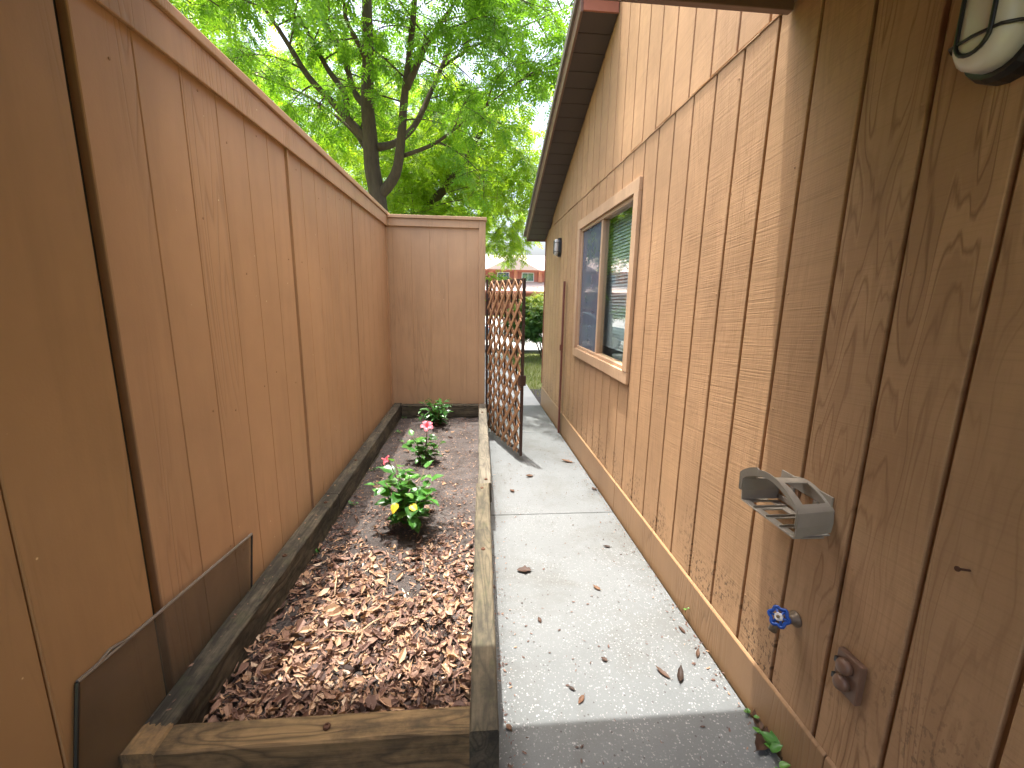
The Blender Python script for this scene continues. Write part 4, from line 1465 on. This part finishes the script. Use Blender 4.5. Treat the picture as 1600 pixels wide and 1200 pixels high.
class Tree:
    def __init__(s, label, base, seed, mat, cat='tree', group=None, name='tree'):
        s.root = empty(name, base)
        tag(s.root, label, cat, group)
        s.inv = Matrix.Translation(-Vector(base))
        s.R = random.Random(seed)
        s.mat = mat
        s.P, s.D, s.S, s.T = [], [], [], []
        s.tw = MB()

    def limb(s, pts, r0, r1, name='limb', k=10):
        pts = [Vector(p) for p in pts]
        # refine with a smooth curve
        out = []
        for i in range(len(pts) - 1):
            p0, p1, p2, p3 = pts[max(0, i - 1)], pts[i], pts[i + 1], pts[min(len(pts) - 1, i + 2)]
            for q in range(4):
                t_ = q / 4
                out.append(.5 * ((2 * p1) + (p2 - p0) * t_ + (2 * p0 - 5 * p1 + 4 * p2 - p3) * t_ ** 2 + (3 * p1 - p0 - 3 * p2 + p3) * t_ ** 3))
        out.append(pts[-1])
        n_ = len(out)
        rad = [(r0 + (r1 - r0) * i / (n_ - 1)) * (1 + .07 * noise.noise(Vector((i * .7, r0 * 50, 2)))) for i in range(n_)]
        o = MB().tube(out, rad, k).build(name, M['bark'], None, smooth=True)
        under(o, s.root, s.inv)
        return out

    def leafy(s, p, d, size, tone):
        s.P.append(tuple(p)); s.D.append(tuple(d)); s.S.append(size); s.T.append(tone)

    def spray(s, p, d, ln, size, tone, dens=1.0, r=.012, droop=.35):
        """one secondary branch with twigs and leaves"""
        R0 = s.R
        pts = [Vector(p)]
        d = d.normalized()
        for i in range(5):
            d = (d + Vector((R0.uniform(-.25, .25), R0.uniform(-.25, .25), R0.uniform(-.12, .15) - droop * .16 * i))).normalized()
            pts.append(pts[-1] + d * ln / 5)
        s.tw.tube(pts, [r * (1 - .16 * i) for i in range(6)], 5, cap=False)
        for i in range(1, 6):
            for q in range(max(1, int(round(R0.uniform(1.4, 2.8) * dens)))):
                td = (d * .5 + Vector((R0.uniform(-1, 1), R0.uniform(-1, 1), R0.uniform(-.55, .45)))).normalized()
                tl = ln * R0.uniform(.22, .42)
                a = pts[i]; e_ = a + td * tl
                s.tw.tube([a, a + td * tl * .5 + Vector((0, 0, .02)), e_], [r * .35, r * .25, r * .12], 4, cap=False)
                nl_ = max(3, int(R0.uniform(5, 9) * dens))
                for w in range(nl_):
                    t_ = .2 + .8 * (w + R0.random()) / nl_
                    q_ = a.lerp(e_, t_)
                    ld = td * .4 + Vector((R0.uniform(-1, 1), R0.uniform(-1, 1), R0.uniform(-.8, .25)))
                    s.leafy(q_, ld, size * R0.uniform(.7, 1.25), tone + R0.uniform(-.15, .2))

    def sprays_along(s, pts, t0, every, ln, size, tone, dens=1.0, up=.15, r=.012):
        R0 = s.R
        L = 0; last = 0; tot = sum((pts[i + 1] - pts[i]).length for i in range(len(pts) - 1))
        for i in range(len(pts) - 1):
            seg = (pts[i + 1] - pts[i]); L += seg.length
            if L / tot < t0 or L - last < every: continue
            last = L
            ax = seg.normalized()
            d = Vector((R0.gauss(0, 1), R0.gauss(0, 1), R0.gauss(up, .5)))
            d = d - ax * d.dot(ax) * .7 + ax * .35
            s.spray(pts[i], d, ln * R0.uniform(.65, 1.2), size, tone, dens, r)

    def finish(s):
        if s.tw.v:
            under(s.tw.build('twigs', M['bark'], None), s.root, s.inv)
        o = leaf_cloud('crown', np.array(s.P), np.array(s.D), np.array(s.S), np.array(s.T), s.mat, None)
        under(o, s.root, s.inv)
        return len(s.P)


TY = 9.0
t1 = Tree('large tree with dark forking trunk and feathery green leaves behind the fence corner', at(604, 590, TY), 5, M['treeleaf'])
def px(*ps): return [at(a, b_, y_) for a, b_, y_ in ps]
trunk = t1.limb(px((606, 592, 9), (601, 420, 9), (592, 320, 9), (582, 265, 9), (578, 210, 9), (574, 160, 9), (575, 100, 9.05), (574, 30, 9.1), (571, -60, 9.2), (566, -190, 9.3), (560, -330, 9.5)), .185, .05, 'trunk', 14)
limbs = [
    (px((594, 305, 8.98), (618, 272, 8.9), (627, 215, 8.8), (631, 160, 8.75), (640, 85, 8.65), (648, 0, 8.5), (655, -110, 8.2), (668, -230, 7.9)), .105, .05),
    (px((577, 222, 9), (545, 188, 9.1), (520, 160, 9.15), (482, 120, 9.2), (452, 72, 9.2), (425, 30, 9.1), (395, -10, 9.0), (330, -80, 8.8)), .085, .03),
    (px((541, 184, 9.1), (538, 145, 9.2), (512, 108, 9.4), (482, 52, 9.5), (455, 0, 9.6), (420, -80, 9.7)), .07, .03),
    (px((573, 168, 9.0), (553, 142, 9.2), (536, 85, 9.4), (512, 42, 9.5), (487, 0, 9.7), (455, -70, 9.9)), .07, .03),
    (px((574, 98, 9.05), (560, 68, 8.8), (541, 30, 8.6), (536, -8, 8.4), (520, -90, 8.0)), .055, .025),
    (px((590, 230, 8.95), (618, 223, 9.2), (648, 196, 9.5), (674, 142, 9.8), (692, 100, 10), (712, 60, 10.2), (760, 0, 10.5), (820, -70, 10.8)), .075, .03),
    (px((635, 138, 8.7), (650, 105, 8.6), (670, 64, 8.5), (712, 2, 8.2), (750, -60, 7.9)), .07, .03),
    (px((632, 243, 8.9), (676, 226, 8.6), (706, 205, 8.4), (760, 165, 8.1), (820, 120, 7.8)), .04, .015),
    (px((585, 285, 9), (560, 215, 9.6), (480, 150, 10.4), (380, 110, 11)), .05, .02),
    (px((690, 105, 10), (745, 70, 9.8), (820, 40, 9.5), (890, 10, 9.2)), .035, .015),
    ([at(655, -110, 8.2), Vector((-.1, 7.0, 7.4)), Vector((.6, 5.9, 7.9)), Vector((.9, 5.0, 8.1))], .05, .02),  # out-of-view overhead limb, added to dapple the bed and path
]
for pts, r0, r1 in limbs:
    o_ = t1.limb(pts, r0, r1 * .4)
    for q in range(3): t1.spray(o_[-1], (o_[-1] - o_[-4]) + Vector((rv(-.3, .3), rv(-.3, .3), rv(-.2, .2))), 1.0, .23, .5, .9)
    t1.sprays_along(o_, .3, .28, 1.35, .23, .5, .9, r=.017)
t1.sprays_along(trunk, .6, .4, 1.5, .23, .5, .9)
# outer shell of the crown
R0 = t1.R
for i in range(190):
    a, b_ = R0.uniform(0, 2 * math.pi), R0.uniform(-.3, 1)
    r_ = R0.uniform(.7, 1.0)
    c_ = Vector((-2.4 + (2.9 if math.cos(a) > 0 else 5.2) * r_ * math.cos(a) * math.sqrt(1 - b_ * b_), 9.6 + (4.2 if math.sin(a) > 0 else 3.0) * r_ * math.sin(a) * math.sqrt(1 - b_ * b_), 6.3 + 4.2 * r_ * b_))
    t1.spray(c_, Vector((math.cos(a), math.sin(a), .1)), 1.4, .24, .5, .9, .010)
n1 = t1.finish()

t2 = Tree('leaning tree with bright drooping foliage beyond the end fence', at(650, 560, 13), 9, M['treeleaf_bright'])
tr2 = t2.limb(px((640, 575, 13), (648, 400, 13), (664, 333, 13), (692, 298, 12.9), (722, 258, 12.8), (746, 216, 12.7), (768, 182, 12.6), (795, 155, 12.6)), .17, .03, 'trunk', 12)
t2.sprays_along(tr2, .3, .16, 2.2, .30, .5, 1.2)
for q in range(52):
    pxx, pyy = t2.R.uniform(600, 800), t2.R.uniform(150, 335)
    p_ = at(pxx, pyy, t2.R.uniform(11.5, 15.5))
    t2.spray(p_, Vector((t2.R.uniform(-1, 1), t2.R.uniform(-1, 1), -.15)), 1.7, .30, .55, 1.1, .012, droop=.7)
for (pxx, pyy) in ((770, 330), (790, 350), (800, 365), (812, 352), (822, 330), (785, 320), (778, 372), (803, 380), (790, 365)):
    p_ = at(pxx, pyy - 18, t2.R.uniform(11.5, 12.5))
    t2.spray(p_, Vector((t2.R.uniform(-.6, .6), t2.R.uniform(-.6, .6), -.7)), .8, .20, .7, 1.0, .006, droop=.9)
n2 = t2.finish()

# trees further off fill the view over the fence
BT = [(-12.5, 17, 5.6, 7.6, 'broad bright tree far along the fence, beyond the forking tree'),
      (-6.5, 20, 5.4, 7.6, 'rounded bright tree directly behind the forking trunk'),
      (-3.6, 27, 5.4, 8.0, 'yellow-green tree between the forking trunk and the leaning tree'),
      (13.5, 26, 4.5, 6.0, 'tall tree beyond the house eave'),
      (-20, 15, 5, 6.5, 'big tree outside the fence past the porch wall')]
nb_ = 0
for i, (x_, y_, rad, zc, lab) in enumerate(BT):
    tt = Tree(lab, Vector((x_, y_, gz(y_) - .03)), 40 + i, M['treeleaf_bright'], group='trees in the background')
    tt.limb([(x_, y_, -.3), (x_ + .1, y_, 1.8), (x_ - .1, y_ + .2, 3.8), (x_ + .2, y_, zc + 1.5)], .24, .06, 'trunk', 10)
    for q in range(150):
        a, b_ = tt.R.uniform(0, 2 * math.pi), tt.R.uniform(-.75, 1)
        r_ = tt.R.uniform(.45, 1.0)
        h_ = math.sqrt(1 - b_ * b_)
        p_ = Vector((x_ + rad * r_ * math.cos(a) * h_, y_ + rad * r_ * math.sin(a) * h_, zc + (zc - 2.2) * r_ * b_))
        tt.spray(p_, Vector((math.cos(a), math.sin(a), -.1)), 1.9, .42, .5 + .1 * b_, .8, .014, droop=.6)
    nb_ += tt.finish()
print('compound leaves', n1, n2, nb_)

# ------------------------------------------------------------------ bush by the lawn
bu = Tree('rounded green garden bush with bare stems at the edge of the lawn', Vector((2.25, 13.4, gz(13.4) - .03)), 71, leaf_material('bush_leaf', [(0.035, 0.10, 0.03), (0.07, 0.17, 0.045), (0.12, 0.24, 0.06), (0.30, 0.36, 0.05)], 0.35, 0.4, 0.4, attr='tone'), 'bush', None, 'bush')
for q in range(6):
    a = q * 1.05
    bu.limb([(2.25 + .1 * math.cos(a), 13.4 + .1 * math.sin(a), -.32), (2.25 + .3 * math.cos(a), 13.4 + .3 * math.sin(a), .2), (2.25 + .6 * math.cos(a), 13.4 + .5 * math.sin(a), .8)], .03, .012, 'stem', 6)
for q in range(330):
    a, b_ = bu.R.uniform(0, 2 * math.pi), bu.R.uniform(-.7, 1)
    h_ = math.sqrt(1 - b_ * b_); r_ = bu.R.uniform(.55, 1)
    p_ = Vector((2.5 + 1.15 * r_ * math.cos(a) * h_, 13.4 + .9 * r_ * math.sin(a) * h_, .78 + .86 * r_ * b_))
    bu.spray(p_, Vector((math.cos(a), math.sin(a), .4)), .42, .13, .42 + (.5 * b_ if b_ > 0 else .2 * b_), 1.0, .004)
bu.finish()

# ------------------------------------------------------------------ lawn blades
N = 9000
gx_ = rng.uniform(1.06, 5.5, N); gy_ = rng.uniform(7.4, 14.7, N)
zz = np.array([gz(v_) - .07 for v_ in gy_])
hgt = rng.uniform(.05, .12, N); an = rng.uniform(0, 6.28, N)
le = rng.normal(0, .03, (N, 2))
V = np.zeros((N, 3, 3), np.float32)
V[:, 0] = np.stack([gx_ - .006 * np.cos(an), gy_ - .006 * np.sin(an), zz], 1)
V[:, 1] = np.stack([gx_ + .006 * np.cos(an), gy_ + .006 * np.sin(an), zz], 1)
V[:, 2] = np.stack([gx_ + le[:, 0], gy_ + le[:, 1], zz + hgt], 1)
me = bpy.data.meshes.new('grass')
me.from_pydata(V.reshape(-1, 3).tolist(), [], np.arange(N * 3).reshape(-1, 3).tolist())
a = me.attributes.new('tone', 'FLOAT', 'FACE'); a.data.foreach_set('value', rng.uniform(0, 1, N).astype(np.float32))
M['grass'] = leaf_material('grass_blade', [(0.12, 0.17, 0.035), (0.20, 0.25, 0.06), (0.32, 0.32, 0.12)], 0.3, 0.6, 0.2, attr='tone')
me.materials.append(M['grass'])
tag(link('grass', me), 'short green lawn grass right of the path', 'grass', kind='stuff')
# bare mulch by the house corner
b = grid(1.06, 2.2, 6.68, 8.1, 14, 18, lambda x, y: gz(y) - .035 + .02 * noise.noise(Vector((x * 6, y * 6, 2))))
tag(b.build('mulch', M['soil'], smooth=True), kind='structure')

# ------------------------------------------------------------------ parked car
car = empty('parked_car', (-1.6, 16.6, gz(16) - .03))
tag(car, 'pale blue saloon car parked across the road beyond the gate', 'car')
M['carpaint'] = NT('car_paint')
_t = M['carpaint']; M['carpaint'] = _t.done(_t.bsdf((0.34, 0.45, 0.55), 0.25, None, 0.4, 0.5, **{'Coat Weight': 0.8, 'Coat Roughness': 0.05}))
M['carglass'] = plain('car_glass', (0.02, 0.025, 0.03), 0.05, var=0.0)
M['tyre'] = plain('tyre_rubber', (0.02, 0.02, 0.02), 0.8)
M['rim'] = plain('wheel_rim', (0.5, 0.5, 0.5), 0.3, 0.8)
body = [(-2.2, .35), (-2.22, .55), (-2.1, .78), (-1.2, .92), (1.25, .95), (2.1, .88), (2.2, .6), (2.15, .35)]
cabin = [(-1.2, .93), (-.55, 1.38), (.65, 1.42), (1.45, .96)]
b = MB(); b.prism(body, 1, -.86, .86); b.build('body', M['carpaint'], car, bevel=.06, seg=3)
b = MB()
b.hexa([(-1.2, -.80, .93), (1.45, -.80, .955), (1.45, .80, .955), (-1.2, .80, .93), (-.55, -.62, 1.40), (.68, -.62, 1.42), (.68, .62, 1.42), (-.55, .62, 1.40)])
cb_ = b.build('cabin', M['carpaint'], car, bevel=.05, seg=3)
for sgn in (-1, 1):
    for x0, x1, u0, u1 in ((-1.0, .05, -.42, .03), (.12, 1.2, .10, .60)):
        ya, yb = sgn * .802, sgn * .648
        b = MB(); b.v = [(x0, ya - sgn * .015, .97), (x1, ya - sgn * .015, .985), (u1, yb + sgn * .005, 1.34), (u0, yb + sgn * .005, 1.335)]
        b.v += [(v_[0], v_[1] + sgn * .012, v_[2] + .002) for v_ in b.v]
        b.f = [(0, 1, 2, 3), (4, 5, 6, 7), (0, 1, 5, 4), (1, 2, 6, 5), (2, 3, 7, 6), (3, 0, 4, 7)]
        b.build('side_window', M['carglass'], car)
for xa, xb in ((-1.19, -.57), (1.44, .70)):
    o1 = -.012 if xa < 0 else .012
    b = MB(); b.v = [(xa, -.70, .965), (xa, .70, .965), (xb, .56, 1.365), (xb, -.56, 1.365)]
    b.v += [(v_[0] + o1 * 1.4, v_[1], v_[2] + .012) for v_ in b.v]
    b.f = [(0, 1, 2, 3), (4, 5, 6, 7), (0, 1, 5, 4), (1, 2, 6, 5), (2, 3, 7, 6), (3, 0, 4, 7)]
    b.build('windscreen', M['carglass'], car)
for x_ in (-1.35, 1.35):
    for sgn in (-1, 1):
        w = empty('wheel', (x_, sgn * .80, .32), parent=car)
        MB().lathe([(-.1, .27), (-.09, .32), (.09, .32), (.1, .27)], (0, 0, 0), (0, 1, 0), 24).build('tyre', M['tyre'], w, smooth=False)
        MB().lathe([(-.104, .21), (-.101, .20), (.101, .20), (.104, .21)], (0, 0, 0), (0, 1, 0), 20).build('rim', M['rim'], w)
for sgn in (-1, 1):
    MB().box(-2.225, -2.13, sgn * .62 - .14, sgn * .62 + .14, .60, .70).build('headlight', M['frost'], car, bevel=.02)
    MB().box(2.12, 2.21, sgn * .62 - .14, sgn * .62 + .14, .64, .76).build('tail_light', plain('tail_red', (0.4, 0.02, 0.02), 0.2), car, bevel=.02)

# ------------------------------------------------------------------ building across the road
M['stucco'] = plain('red_brown_stucco', (0.36, 0.135, 0.095), 0.85, var=0.1, scale=2)
M['pilaster'] = plain('orange_brown_trim', (0.45, 0.20, 0.12), 0.8, var=0.08)
M['paleroof'] = plain('pale_shingle', (0.50, 0.40, 0.34), 0.9, var=0.12, scale=3)
M['bluepane'] = glass_material('building_glass', (0.35, 0.5, 0.6), 0.25, 0.35, (0.2, 0.3, 0.4))
bl = empty('apartment_building', (2, 52, gz(52)))
tag(bl, 'two-storey red-brown apartment building with pale shingle roofs across the road', 'building')
BI = Matrix.Translation((-2, -52, -gz(52)))
def Bd(o): return under(o, bl, BI)
Bd(MB().box(-26, 30, 53.5, 62, -.5, 5.0).build('wall', M['stucco']))
b = MB(); b.prism([(52.6, 5.0), (57.7, 7.2), (62.8, 5.0)], 0, -26.6, 30.6)
b2 = Bd(b.build('roof', M['paleroof']))
for gx0 in (-17, -3, 11):            # cross gables
    b = MB(); b.prism([(gx0 - 3.2 + 7.6, 5.02), (gx0 + 7.6, 6.6), (gx0 + 3.2 + 7.6, 5.02)], 1, 52.2, 57.5)
    Bd(b.build('gable', M['paleroof']))
Bd(MB().box(-26.6, 30.6, 52.45, 52.6, 4.86, 5.05).build('fascia', M['stucco']))
b = MB(); b.prism([(51.0, 2.45), (53.5, 3.7), (53.5, 2.45)], 0, -26, 30)
Bd(b.build('lower_roof', M['paleroof']))
Bd(MB().box(-26, 30, 50.9, 51.0, 2.3, 2.55).build('fascia', M['stucco']))
for i in range(18):
    x_ = -25 + i * 3.0
    Bd(MB().box(x_ - .22, x_ + .22, 53.2, 53.49, 3.65, 4.95).build('pilaster', M['pilaster']))
    Bd(MB().box(x_ - .15, x_ + .15, 51.1, 51.4, -.4, 2.4).build('column', M['pilaster']))
for i in range(17):
    x_ = -23.5 + i * 3.0
    f_ = Bd(MB().box(x_ - .75, x_ + .75, 53.40, 53.49, 3.72, 4.78).build('window', M['white_paint']))
    under(MB().box(x_ - .68, x_ - .02, 53.37, 53.39, 3.80, 4.70).build('pane', M['bluepane']), f_, Matrix.Identity(4))
    under(MB().box(x_ + .02, x_ + .68, 53.37, 53.39, 3.80, 4.70).build('pane', M['bluepane']), f_, Matrix.Identity(4))
    if i % 2: Bd(MB().box(x_ - .5, x_ + .5, 53.40, 53.49, -.3, 1.9).build('door', M['pilaster']))
    else: Bd(MB().box(x_ - .8, x_ + .8, 53.40, 53.49, .6, 1.9).build('window', M['bluepane']))
